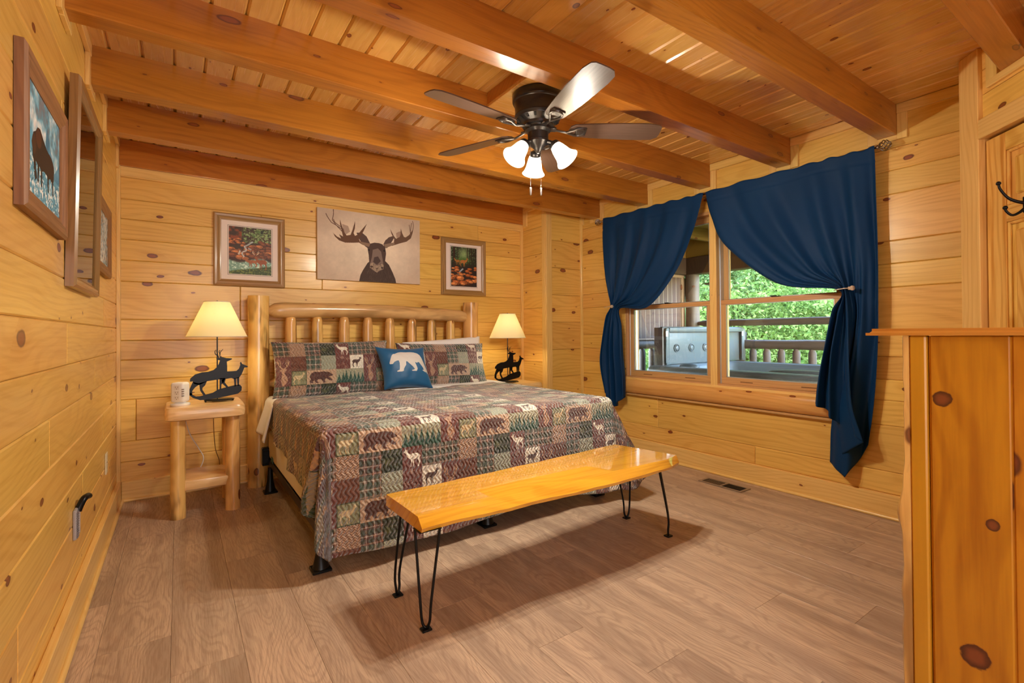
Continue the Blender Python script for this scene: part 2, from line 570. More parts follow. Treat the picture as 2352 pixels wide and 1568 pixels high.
# ================================================================== ROOM SHELL
ZC = 2.518
XW, YB = 3.95, 4.33
BEAMS = [3.60, 2.98, 2.34, 1.708, 1.09, .455, -.17, -.80]
BEAM_NAMES = ['nearest the headboard wall', 'second from the headboard wall', 'third from the headboard wall, just behind the fan',
              'just in front of the fan', 'fifth from the headboard wall, ending above the curtain rod finial', 'sixth from the headboard wall, ending over the panelled door',
              'seventh from the headboard wall', 'eighth from the headboard wall']
BW = .10
ZB = 2.335


def struct_box(name, parts, m, label, cat):
    bm = bmesh.new()
    for lo, hi in parts: bbox(bm, lo, hi)
    o = from_bm(name, bm, m, None, (0, 0, 0))
    return setp(o, label, cat, kind='structure')


wl = struct_box('wall_left', [((-.15, -1.75, 0), (-.018, 4.5, 2.7))], groove, 'left wall of lacquered yellow pine boards with three pictures', 'wall')
wb = struct_box('wall_back', [((-.15, 4.348, 0), (3.6, 4.5, 2.7))], groove, 'headboard wall of lacquered yellow pine boards', 'wall')
wr = struct_box('wall_right', [((3.968, .30, 0), (4.10, 1.36, 2.7)), ((3.968, 3.28, 0), (4.10, 4.5, 2.7)),
                               ((3.968, 1.36, 0), (4.10, 3.28, .70)), ((3.968, 1.36, 2.15), (4.10, 3.28, 2.7))], groove,
                'pine board wall around the window', 'wall')
wj = struct_box('wall_jog', [((3.488, 3.918, 0), (3.968, 4.348, 2.7))], groove, 'boxed-out pine corner between headboard wall and window wall', 'wall')
wrear = struct_box('wall_rear', [((-.15, -1.75, 0), (4.1, -1.6, 2.7))], pine, 'pine wall behind the camera', 'wall')
fl = struct_box('floor', [((-.15, -1.75, -.15), (4.10, 4.5, -.008))], groove, 'grey-brown oak-look plank floor', 'floor')
ce = struct_box('ceiling', [((-.15, -1.75, ZC + .016), (4.10, 4.5, 2.72))], groove, 'tongue-and-groove pine board ceiling', 'ceiling')


def courses(zs, z0, z1):
    e = [z for z in zs if z0 + .02 < z < z1 - .02]
    e = [z0] + e + [z1]
    return list(zip(e, e[1:]))


BT = .018


def wall_boards(rot, plane, parent, a0, a1, edges, joints, m=pine, opening=None, thick=BT):
    """horizontal boards between a0 and a1; joints {course index: [positions]}; opening (a, a, z, z) left free"""
    for i, (z0, z1) in enumerate(edges):
        cuts = [a0] + sorted(joints.get(i, [])) + [a1]
        spans = list(zip(cuts, cuts[1:]))
        if opening and z1 > opening[2] + .01 and z0 < opening[3] - .01:
            ns = []
            for p, q in spans:
                if q <= opening[0] or p >= opening[1]: ns.append((p, q)); continue
                if p < opening[0]: ns.append((p, opening[0]))
                if q > opening[1]: ns.append((opening[1], q))
            spans = ns
        for p, q in spans:
            L = q - p - .0015
            c = (p + q) / 2
            zc = (z0 + z1) / 2
            pos = {'left': (plane, c, zc), 'right': (plane, c, zc), 'back': (c, plane, zc)}[rot]
            board('board', rot, pos, L, z1 - z0 - .0012, thick, m, parent, .0045)


# left wall
z = .053
le = [0.0]
while z < 2.5:
    le.append(round(z, 3)); z += .1645
le = le[:-1] + [ZC + .016]
ledges = list(zip(le, le[1:]))
wall_boards('left', 0, wl, -1.6, 4.33, ledges,
            {1: [1.1, 3.3], 2: [.6, 1.82, 3.9], 3: [2.88], 4: [1.3, 3.6], 5: [2.2], 6: [.9, 3.26], 7: [2.51], 8: [1.4, 3.62], 9: [.7, 3.0], 10: [1.9], 11: [1.2, 3.3], 12: [2.4], 13: [1.0, 3.4], 14: [2.0]})
# headboard wall: .283 m courses, several of them two narrow boards
be = [0.0, .13, .271, .413, .704, .842, .982, 1.119, 1.267, 1.534, 1.682, 1.829, 1.972, 2.112, 2.266, ZC]
bedges = list(zip(be, be[1:]))
wall_boards('back', YB, wb, 0, 3.488, bedges, {3: [.105], 4: [1.9], 5: [1.9], 8: [.752], 9: [1.365], 10: [1.365], 7: [2.2], 11: [2.05], 13: [2.91], 12: [.9], 2: [1.6]})
# window wall: courses half a board out of step
re_ = [0.0, .148, .283, .566, .72, .849, .99, 1.133, 1.416, 1.56, 1.70, 1.985, 2.13, 2.266, ZC]
redges = list(zip(re_, re_[1:]))
wall_boards('right', XW, wr, .66, 3.918, redges, {2: [2.9], 1: [2.0], 12: [1.75]}, opening=(1.36, 3.28, .72, 2.13))
# boxed-out corner
for (z0, z1) in courses([.283 * k for k in range(1, 9)], 0, ZC):
    board('board', 'right', (3.47, 4.124, (z0 + z1) / 2), .412, z1 - z0 - .0015, BT, pine, wj, .0045)
for (z0, z1) in courses([.13 + .2832 * k for k in range(0, 9)], 0, ZC):
    board('board', 'back', (3.71, 3.90, (z0 + z1) / 2), .48, z1 - z0 - .0015, BT, pine, wj, .0045)
# floor planks
FJ = {0: 2.292, -1: 2.713, 1: 2.012, 2: 2.86, 3: 2.545, 4: 2.20, 5: 1.86, 6: 1.42, 7: 1.105, 8: 1.95, 9: 1.552, 10: 1.102, 11: .823, 12: 1.769, 13: 1.521, 14: 1.101, 15: 1.88, 16: 1.183, 17: 1.6}
for k in range(-1, 18):
    x0 = max(.0, .108 + .2215 * k); x1 = min(3.968, .108 + .2215 * (k + 1))
    if x1 - x0 < .02: continue
    y = FJ[k]
    while y > -1.6: y -= 1.2
    while y < 4.33:
        a, b_ = max(y, -1.6), min(y + 1.2, 4.348)
        if b_ - a > .02:
            board('plank', 'floor', ((x0 + x1) / 2, (a + b_) / 2, 0), b_ - a - .0006, x1 - x0 - .0006, .008, vinyl_m, fl, .0009)
        y += 1.2
# ceiling boards
x = .08 - .1285
while x < 3.95:
    a, b_ = max(x, 0), min(x + .1285, 3.968)
    if b_ - a > .02:
        board('board', 'ceil', ((a + b_) / 2, 1.365, ZC), 5.93, b_ - a - .001, .016, ceil_wood, ce, .009)
    x += .1285

# beams
for i, y in enumerate(BEAMS):
    yy = y + BW
    xe0 = xe1 = XW
    if y < .6: xe0, xe1 = y + 2.93, yy + 2.93
    bm = bmesh.new()
    vs = [(0, y), (xe0, y), (xe1, yy), (0, yy)]
    lo = [bm.verts.new((a, b_, ZB)) for a, b_ in vs]; hi = [bm.verts.new((a, b_, ZC)) for a, b_ in vs]
    bm.faces.new(lo[::-1]); bm.faces.new(hi)
    for k in range(4): bm.faces.new((lo[k], lo[(k + 1) % 4], hi[(k + 1) % 4], hi[k]))
    es = [e for e in bm.edges if all(v.co.z < ZB + .01 for v in e.verts) and abs(e.verts[0].co.x - e.verts[1].co.x) > 1]
    bmesh.ops.bevel(bm, geom=es, offset=.004, segments=1, affect='EDGES')
    o = from_bm('ceiling_beam', bm, beam_wood, None, (1.9, y + .05, ZB))
    setp(o, 'stained pine ceiling beam, ' + BEAM_NAMES[i], 'beam', 'ceiling beams', 'structure')
o = box('ceiling_beam', (0, 4.29, ZB), (3.47, 4.33, ZC), beam_wood, None, .003)
setp(o, 'thin knotty ledger beam flat against the headboard wall', 'beam', 'ceiling beams', 'structure')

# ------------------------------------------------------------------ trims
tn = [0]


def trim(label):
    tn[0] += 1
    return empty('trim_%d' % tn[0], (0, 0, 0), label, 'trim', kind='structure')


t = trim('pine trim strips around the beam ends on the left wall')
edge = [YB - .04] + BEAMS
for i, y in enumerate(BEAMS):
    hi_ = (BEAMS[i - 1] if i else 4.29); lo_ = y + BW
    box('strip', (0, lo_, ZC - .058), (.020, hi_, ZC), pine_trim, t)
    box('strip', (0, lo_, ZB - .028), (.017, lo_ + .05, ZC - .058), pine_trim_z, t)
    box('strip', (0, hi_ - .05, ZB - .028), (.017, hi_, ZC - .058), pine_trim_z, t)
    box('strip', (0, y, ZB - .03), (.017, y + BW, ZB), pine_trim, t)
t = trim('pine trim strips around the beam ends above the curtains')
for i, y in enumerate(BEAMS[:5]):
    hi_ = (BEAMS[i - 1] if i else 3.9); lo_ = y + BW
    box('strip', (XW - .020, lo_, ZC - .058), (XW, hi_, ZC), pine_trim, t)
    box('strip', (XW - .017, lo_, ZB - .028), (XW, lo_ + .05, ZC - .058), pine_trim_z, t)
    box('strip', (XW - .017, hi_ - .05, ZB - .028), (XW, hi_, ZC - .058), pine_trim_z, t)
    box('strip', (XW - .017, y, ZB - .03), (XW, y + BW, ZB), pine_trim, t)
box('strip', (XW - .020, .67, ZC - .058), (XW, 1.09, ZC), pine_trim, t)
box('strip', (XW - .017, 1.04, ZB - .028), (XW, 1.09, ZC - .058), pine_trim_z, t)
t = trim('pine trim along the top of the headboard wall')
box('strip', (0, 4.312, 2.266), (3.47, YB, ZB), pine_trim, t)
box('strip', (0.022, 4.306, 2.262), (3.47, YB, 2.272), pine_trim, t)
t = trim('upright corner trim between left wall and headboard wall')
box('strip', (0, 4.29, .14), (.022, YB, ZB), pine_trim_z, t)
t = trim('upright corner trims of the boxed-out corner by the window')
box('strip', (3.440, YB - .022, .14), (3.470, YB, 2.30), pine_trim_z, t)
box('strip', (3.448, 3.9005, 0), (3.470, 3.955, 2.46), pine_trim_z, t)
box('strip', (3.448, 3.876, 0), (3.520, 3.900, 2.50), pine_trim_z, t)
box('strip', (3.925, 3.876, 0), (3.950, 3.900, 2.50), pine_trim_z, t)
box('strip', (3.452, 3.96, ZC - .058), (3.470, 4.29, ZC), pine_trim, t)
box('strip', (3.452, 4.225, ZB - .03), (3.470, 4.29, ZC - .058), pine_trim_z, t)


def base(name, boxes, rounds, label):
    t = empty(name, (0, 0, 0), label, 'baseboard', kind='structure')
    for lo, hi in boxes: box('board', lo, hi, pine_trim, t, .003)
    for p, q, r in rounds:
        bm = bmesh.new(); tube(bm, [p, q], r, 10)
        from_bm('quarter_round', bm, pine_trim_y if abs(q[1] - p[1]) > 1 else pine_trim, t, 'c', True, 40)


base('baseboard_left', [((0, -1.6, .012), (.026, 4.31, .148))], [((.030, -1.6, .008), (.030, 4.31, .008), .012)], 'pine baseboard along the left wall')
base('baseboard_back', [((.026, 4.310, .012), (3.47, YB, .138))], [((.026, 4.306, .008), (3.47, 4.306, .008), .012)], 'pine baseboard behind the bed')
base('baseboard_right', [((3.932, .70, .010), (XW, 3.90, .144))], [((3.928, .70, .008), (3.928, 3.90, .008), .011)], 'pine baseboard under the window')
base('baseboard_jog', [((3.452, 3.88, .010), (3.470, 4.30, .144)), ((3.47, 3.882, .010), (3.93, 3.90, .144))], [], 'pine baseboard around the boxed-out corner')

# ------------------------------------------------------------------ angled door wall
ANG = ((-.70711, -.70711, 0), (0, 0, 1), (-.70711, .70711, 0))
S2 = .70711


def ap(s, z, d=0.0, c=2.93):
    """point on the angled wall: s metres from its window end, d proud of it"""
    return Vector((3.64 - S2 * s - S2 * d, 3.64 - c - S2 * s + S2 * d, z))


door_wy = wood('door pine upright', (.80, .50, .13), (.54, .24, .03), axis='Y', knots=.97, rings=20, fine=30, contrast=.95, var=.05)


def abox(name, s0, s1, z0, z1, d0, d1, m, parent, bev=.002):
    Mx = Matrix((ANG[0], ANG[1], ANG[2])).transposed()
    c = Vector(((s0 + s1) / 2, (z0 + z1) / 2, (d0 + d1) / 2))
    bm = bmesh.new()
    bbox(bm, Vector((s0, z0, d0)) - c, Vector((s1, z1, d1)) - c, bev)
    me = bpy.data.meshes.new(name); bmesh.ops.recalc_face_normals(bm, faces=bm.faces); bm.to_mesh(me); bm.free()
    me.materials.append({pine_trim_z: pine_trim_y, door_w: door_wy}.get(m, m))
    o = bpy.data.objects.new(name, me); C.objects.link(o); o.parent = parent
    o.rotation_mode = 'QUATERNION'; o.rotation_quaternion = Mx.to_quaternion()
    w_ = Vector((3.64, .71, 0)) + Mx @ c
    o.location = w_ - OFF[parent.name]; OFF[o.name] = w_
    return o


bm = bmesh.new()
bbox(bm, (-.03, 0, -.16), (3.3, 2.7, -.045))
bm.transform(Matrix.Translation((3.64, .71, 0)) @ Matrix((ANG[0], ANG[1], ANG[2])).transposed().to_4x4())
wa = setp(from_bm('wall_angled', bm, groove, None, (0, 0, 0)), 'angled pine wall with the panelled door', 'wall', kind='structure')
bm = bmesh.new(); bbox(bm, (3.60, .56, 0), (4.1, .66, 2.7))
setp(from_bm('wall_return', bm, pine, None, (0, 0, 0)), 'short pine return between window wall and door wall', 'wall', kind='structure')
for z0, z1 in ((2.075, 2.29), (2.29, 2.41), (2.41, ZC + .01)):
    for s0, s1 in ((.0, 1.9), (1.9, 3.25)):
        abox('board', s0, s1, z0, z1 - .002, -.045, 0, pine_y if 0 else pine, wa, .003)
for k in range(8):
    abox('board', .98, 3.25, .26 * k, .26 * (k + 1) - .002, -.045, 0, pine, wa, .003)
t = trim('pine door casing and trims on the angled door wall')
abox('casing', -.02, .105, 0, ZC, -.03, .022, pine_trim_z, t, .003)
abox('casing', .87, .98, 0, 2.07, -.03, .022, pine_trim_z, t, .003)
abox('head_casing', .105, .98, 2.072, 2.165, -.03, .024, pine_trim, t, .003)
abox('strip', .15, .215, 2.33, ZC, .0, .018, pine_trim_z, t)
abox('strip', .15, .46, 2.30, 2.335, .0, .018, pine_trim, t)
# panelled door
dr = empty('door_1', ap(.49, 0), 'six-panel pine door in the angled wall, black coat hook on it', 'door', kind='structure')


def dbox(name, s0, s1, z0, z1, d0, d1, m, parent, bev=.003): return abox(name, s0, s1, z0, z1, d0, d1, m, parent, bev)


dbox('stile', .112, .222, .01, 2.06, -.040, -.006, door_w, dr)
dbox('stile', .750, .862, .01, 2.06, -.040, -.006, door_w, dr)
dbox('stile', .44, .535, .01, 2.06, -.040, -.0065, door_w, dr)
doorx = wood('door pine cross', (.80, .50, .13), (.54, .24, .03), axis='X', knots=.97, rings=20, fine=30, contrast=.95, var=.05)
rails = [(1.975, 2.06), (1.645, 1.72), (.95, 1.10), (.01, .22)]
for z0, z1 in rails:
    for s0, s1 in ((.222, .44), (.535, .750)):
        dbox('rail', s0, s1, z0, z1, -.040, -.0065, doorx, dr)
for z0, z1 in ((1.72, 1.975), (1.10, 1.645), (.22, .95)):
    for s0, s1 in ((.222, .44), (.535, .750)):
        pnl = dbox('panel', s0, s1, z0, z1, -.036, -.022, door_w, dr, .001)
        for a in ((s0, s0 + .014, z0, z1), (s1 - .014, s1, z0, z1), (s0 + .014, s1 - .014, z0, z0 + .014), (s0 + .014, s1 - .014, z1 - .014, z1)):
            pp = abox('molding', a[0], a[1], a[2], a[3], -.024, -.010, door_w, dr, .004)
        abox('raised_field', s0 + .042, s1 - .042, z0 + .042, z1 - .042, -.024, -.012, door_w, dr, .008)
# coat hook
hk = empty('coat_hook', ap(.33, 1.69, 0), 'black iron double coat hook screwed to the pine door', 'hook')
bm = bmesh.new()
bbox(bm, (.318, 1.665, -.008), (.342, 1.735, -.002), .002)
bm.transform(Matrix.Translation((3.64, .71, 0)) @ Matrix((ANG[0], ANG[1], ANG[2])).transposed().to_4x4())
from_bm('mount_plate', bm, black_m, hk)
for nm, pts, rr in (('upper_prong', [(0, 1.705, 0), (0, 1.715, .03), (0, 1.735, .06), (0, 1.775, .085), (0, 1.80, .09)], [.007, .007, .0055, .005, .0045]),
                    ('lower_prong', [(0, 1.685, 0), (0, 1.665, .02), (0, 1.655, .045), (0, 1.675, .065), (0, 1.69, .068)], [.006, .006, .005, .005, .005])):
    bm = bmesh.new()
    q = [ap(.33 - .15 * p[2], p[1], p[2] - .004) for p in spline(pts, 14)]
    rs = [float(np.interp(i / 13 * 4, range(5), rr)) for i in range(14)]
    tube(bm, q, rs, 10)
    e = q[-1]
    bmesh.ops.create_icosphere(bm, subdivisions=2, radius=.0095, matrix=Matrix.Translation(e))
    from_bm(nm, bm, black_m, hk, None, True)

# ================================================================== WINDOW
wn1 = empty('window_1', (4.0, 2.32, .72), 'double window of two wood sash units between the navy curtains', 'window', kind='structure')
WY0, WY1, WZ0, WZ1 = 1.37, 3.27, .715, 2.14
J = .035


def wbox(name, x0, x1, y0, y1, z0, z1, m, parent=wn1, bev=.002): return box(name, (x0, y0, z0), (x1, y1, z1), m, parent, bev)


fr = wbox('window_frame', 3.94, 4.10, WY0, WY0 + .028, WZ0, WZ1, sash_wz)
wbox('window_frame', 3.94, 4.10, WY1 - .028, WY1, WZ0, WZ1, sash_wz)
wbox('window_frame', 3.94, 4.10, WY0, WY1, WZ1 - .028, WZ1, sash_w)
wbox('window_frame', 3.932, 4.11, WY0, WY1, WZ0 - .012, WZ0 + .02, sash_w)
wbox('mullion', 3.925, 4.10, 2.288, 2.348, WZ0 - .03, WZ1, pine_trim_z)
lin = plain('aluminium track', (.62, .66, .70), .35, .6)
for (y0, y1) in ((WY0 + .028, 2.288), (2.348, WY1 - .028)):
    # side tracks
    for ya, yb in ((y0, y0 + .012), (y1 - .012, y1)):
        wbox('track', 3.965, 4.07, ya, yb, WZ0 + .02, WZ1 - .028, lin)
    for nm, x0, x1, z0, z1, rb, rt in (('lower_sash', 3.965, 4.0, WZ0 + .02, 1.405, .052, .036), ('upper_sash', 4.008, 4.043, 1.372, WZ1 - .028, .036, .05)):
        sa = empty(nm, (x0, (y0 + y1) / 2, z0), None, None, parent=wn1)
        a, b_ = y0 + .012, y1 - .012
        box('sash_rail', (x0, a, z0), (x1, b_, z0 + rb), sash_w, sa)
        box('sash_rail', (x0, a, z1 - rt), (x1, b_, z1), sash_w, sa)
        box('sash_stile', (x0, a, z0 + rb), (x1, a + .042, z1 - rt), sash_wz, sa)
        box('sash_stile', (x0, b_ - .042, z0 + rb), (x1, b_, z1 - rt), sash_wz, sa)
        xm = (x0 + x1) / 2
        gy0, gy1, gz0, gz1 = a + .042, b_ - .042, z0 + rb, z1 - rt
        me = box('glass', (xm - .001, gy0 - .004, gz0 - .004), (xm + .001, gy1 + .004, gz1 + .004), glass_m, sa, 0)
        bm = bmesh.new()
        for lo, hi in (((x0 + .003, gy0 - .001, gz0), (x0 + .009, gy0 + .006, gz1)), ((x0 + .003, gy1 - .006, gz0), (x0 + .009, gy1 + .001, gz1)),
                       ((x0 + .003, gy0, gz0 - .001), (x0 + .009, gy1, gz0 + .006)), ((x0 + .003, gy0, gz1 - .006), (x0 + .009, gy1, gz1 + .001))):
            bbox(bm, lo, hi)
        from_bm('glazing_strip', bm, lin, sa)
    # lift pulls and latch
    for yy in (y0 + .22, y1 - .22):
        lp = wbox('lift_groove', 3.9635, 3.966, yy - .05, yy + .05, WZ0 + .040, WZ0 + .046, plain('finger groove', (.18, .07, .02), .7))
    lt = bmesh.new(); bbox(lt, (3.965, (y0 + y1) / 2 - .03, 1.405), (3.995, (y0 + y1) / 2 + .03, 1.412), .002)
    bbox(lt, (3.972, (y0 + y1) / 2 - .005, 1.410), (3.985, (y0 + y1) / 2 + .04, 1.418), .002)
    from_bm('sash_lock', lt, bronze, wn1)
# log-shaped apron under the window
t = trim('rounded log apron below the window')
bm = bmesh.new()
pr_ = []
for k in range(13):
    a = -PI / 2 + PI * k / 12
    pr_.append((XW - .055 * max(0, math.cos(a)) ** .7, .640 + .070 * math.sin(a)))
A = [bm.verts.new((x, 1.30, z)) for x, z in pr_]; B = [bm.verts.new((x, 3.29, z)) for x, z in pr_]
for k in range(12): bm.faces.new((A[k], A[k + 1], B[k + 1], B[k]))
bm.faces.new(A); bm.faces.new(B[::-1])
logap = wood('apron log', (.70, .38, .11), (.50, .22, .045), axis='Y', knots=.7, rings=14, var=.02, rough=.25, coat=.6)
from_bm('half_log', bm, logap, t, 'c', True, 60)
box('strip', (XW - .03, 1.30, .700), (XW, 3.29, .722), pine_trim, t, .003)
box('strip', (XW - .03, 1.30, .552), (XW, 3.29, .570), sash_w, t, .003)

# ================================================================== PRINTED CLOTH AND PICTURES (drawn here, pixel by pixel)
def fill(img, poly, col, a=1.0):
    """fill a polygon (x, y in pixels, y down) in an h x w x 3 array"""
    P = np.array(poly, float)
    h, w = img.shape[:2]
    x0, x1 = max(0, int(P[:, 0].min())), min(w, int(P[:, 0].max()) + 2)
    y0, y1 = max(0, int(P[:, 1].min())), min(h, int(P[:, 1].max()) + 2)
    if x1 <= x0 or y1 <= y0: return
    gx, gy = np.meshgrid(np.arange(x0, x1) + .5, np.arange(y0, y1) + .5)
    ins = np.zeros(gx.shape, bool)
    Q = np.roll(P, -1, 0)
    for (ax, ay), (bx, by) in zip(P, Q):
        if ay == by: continue
        c = (ay > gy) != (by > gy)
        ins ^= c & (gx < (bx - ax) * (gy - ay) / (by - ay) + ax)
    s = img[y0:y1, x0:x1]
    s[ins] = s[ins] * (1 - a) + np.array(col) * a


def stroke(img, pts, wd, col, a=1.0):
    pts = [np.array(p, float) for p in pts]
    n = len(pts)
    for i, (p, q) in enumerate(zip(pts, pts[1:])):
        w0 = wd[i] if isinstance(wd, (list, tuple)) else wd
        w1 = wd[i + 1] if isinstance(wd, (list, tuple)) else wd
        d = q - p; L = np.hypot(*d)
        if L < 1e-6: continue
        nn = np.array([-d[1], d[0]]) / L / 2
        fill(img, [p + nn * w0, q + nn * w1, q - nn * w1, p - nn * w0], col, a)


def ell(img, cx, cy, rx, ry, col, a=1.0, n=18, rot=0):
    fill(img, [(cx + rx * math.cos(t) * math.cos(rot) - ry * math.sin(t) * math.sin(rot), cy + rx * math.cos(t) * math.sin(rot) + ry * math.sin(t) * math.cos(rot)) for t in [2 * PI * k / n for k in range(n)]], col, a)


def vnoise(h, w, cell, seed=0):
    """smooth value noise 0..1"""
    r = np.random.RandomState(seed)
    gh, gw = int(h / cell) + 3, int(w / cell) + 3
    g = r.rand(gh, gw)
    y = np.arange(h) / cell; x = np.arange(w) / cell
    yi, xi = y.astype(int), x.astype(int)
    fy, fx = (y - yi)[:, None], (x - xi)[None, :]
    fy = fy * fy * (3 - 2 * fy); fx = fx * fx * (3 - 2 * fx)
    a = g[yi][:, xi]; b = g[yi][:, xi + 1]; c = g[yi + 1][:, xi]; d = g[yi + 1][:, xi + 1]
    return a * (1 - fy) * (1 - fx) + b * (1 - fy) * fx + c * fy * (1 - fx) + d * fy * fx


def fbm(h, w, cell, seed=0, n=4):
    o = np.zeros((h, w)); s = 0
    for k in range(n):
        if cell / 2 ** k < 1.5: break
        o += vnoise(h, w, cell / 2 ** k, seed + k) * .55 ** k; s += .55 ** k
    return o / s


def make_image(name, img):
    """img h x w x 3 in display (sRGB) values, first row at the top"""
    h, w = img.shape[:2]
    im = bpy.data.images.new(name, w, h)
    a = np.ones((h, w, 4), np.float32)
    a[..., :3] = np.clip(img[::-1], 0, 1)
    im.pixels.foreach_set(a.ravel())
    im.update(); im.pack()
    return im


MAR, BRN, TAN, CRM, OLV, GRN, PUR = (.43, .23, .22), (.42, .23, .17), (.78, .66, .56), (.96, .94, .88), (.55, .55, .42), (.13, .32, .28), (.40, .31, .33)
SAGE, PINK = (.70, .72, .64), (.74, .62, .56)
DEER = [(.12, .38), (.2, .30), (.36, .29), (.55, .31), (.68, .28), (.73, .22), (.75, .15), (.70, .06), (.77, .11), (.84, .03), (.84, .11), (.93, .18), (.88, .23), (.83, .26), (.78, .42), (.66, .53), (.56, .6), (.57, .7), (.56, .86), (.6, .94), (.54, .93), (.51, .72), (.5, .62), (.46, .72), (.45, .86), (.49, .95), (.42, .94), (.41, .75), (.42, .6), (.3, .57), (.22, .62), (.16, .74), (.2, .86), (.24, .97), (.16, .96), (.11, .82), (.09, .72), (.13, .58), (.11, .48), (.07, .52), (.08, .42)]
BEAR = [(.10, .30), (.16, .16), (.26, .08), (.40, .12), (.52, .10), (.62, .10), (.70, .15), (.76, .14), (.80, .22), (.86, .30), (.91, .38), (.88, .44), (.78, .46), (.74, .50), (.80, .60), (.88, .74), (.86, .82), (.78, .78), (.70, .64), (.64, .62), (.61, .74), (.62, .86), (.68, .93), (.56, .93), (.52, .78), (.49, .68), (.38, .65), (.33, .74), (.36, .86), (.42, .93), (.30, .93), (.25, .78), (.24, .72), (.18, .80), (.21, .93), (.10, .92), (.07, .78), (.12, .62), (.07, .46)]
HEADP = [(.40, .40), (.50, .375), (.60, .40), (.70, .42), (.66, .47), (.60, .47), (.58, .52), (.56, .56), (.62, .62), (.74, .70), (.78, .80), (.64, .92), (.50, 1.0), (.40, .90), (.34, .78), (.38, .66), (.40, .58), (.36, .50), (.24, .46), (.24, .42), (.34, .42)]


def at(poly, x, y, w, h, flip=False): return [(x + (1 - a if flip else a) * w, y + b * h) for a, b in poly]


def antlers(img, x, y, w, h, col, wd):
    for s in (-1, 1):
        c = .5
        f = lambda a, b: (x + (c + s * a) * w, y + b * h)
        stroke(img, [f(.06, .40), f(.20, .34), f(.33, .24), (x + (c + s * .34) * w, y + .12 * h), f(.28, .06)], [wd, wd, wd * .8, wd * .6, wd * .3], col)
        stroke(img, [f(.20, .34), f(.17, .20), f(.19, .12)], [wd * .8, wd * .6, wd * .3], col)
        stroke(img, [f(.31, .27), f(.25, .15), f(.24, .09)], [wd * .8, wd * .6, wd * .3], col)
        stroke(img, [f(.33, .22), f(.42, .14)], [wd * .7, wd * .3], col)


def plaid(img, x, y, w, h, base, seed=0):
    img[y:y + h, x:x + w] = base
    r = np.random.RandomState(seed)
    for k, (p, wd, col, a) in enumerate([(.0, .16, GRN, .55), (.34, .20, GRN, .6), (.72, .14, GRN, .45), (.22, .03, CRM, .75), (.60, .03, CRM, .75), (.92, .03, TAN, .8)]):
        a0, a1 = int(x + p * w), int(x + min(1, p + wd) * w) + 1
        img[y:y + h, a0:min(a1, x + w)] = img[y:y + h, a0:min(a1, x + w)] * (1 - a * .7) + np.array(col) * a * .7
        b0, b1 = int(y + p * h), int(y + min(1, p + wd) * h) + 1
        img[b0:min(b1, y + h), x:x + w] = img[b0:min(b1, y + h), x:x + w] * (1 - a * .7) + np.array(col) * a * .7


def knit(img, x, y, w, h, c1, c2):
    gy, gx = np.mgrid[0:h, 0:w]
    v = (np.abs(((gx / w * 4) % 1) - .5) * 2 + gy / h * 9) % 1
    m = (v < .5)[..., None]
    img[y:y + h, x:x + w] = np.where(m, c1, c2)


def pines(img, x, y, w, h, col, n, seed=0):
    r = np.random.RandomState(seed)
    for k in range(n):
        cx = x + w * (k + .5) / n + r.uniform(-.2, .2) * w / n; top = y + h * r.uniform(.05, .4); bw = w / n * .72
        pts = [(cx, top)]
        for j in range(1, 6):
            yy = top + (y + h - top) * j / 5
            pts += [(cx + bw * j / 5, yy), (cx + bw * (j / 5 - .12), yy - 1)]
        L = [(2 * cx - a, b) for a, b in pts[1:]][::-1]
        fill(img, pts + L, col)


def leafy(img, x, y, w, h, base, col, n, seed=0):
    img[y:y + h, x:x + w] = base
    r = np.random.RandomState(seed)
    for k in range(n):
        cx, cy = x + r.uniform(.12, .88) * w, y + r.uniform(.12, .88) * h
        th = r.uniform(0, PI)
        for j in range(5):
            t = th + j * PI * .4
            ell(img, cx + math.cos(t) * w * .08, cy + math.sin(t) * w * .08, w * .075, w * .022, col, .8, 8, t)


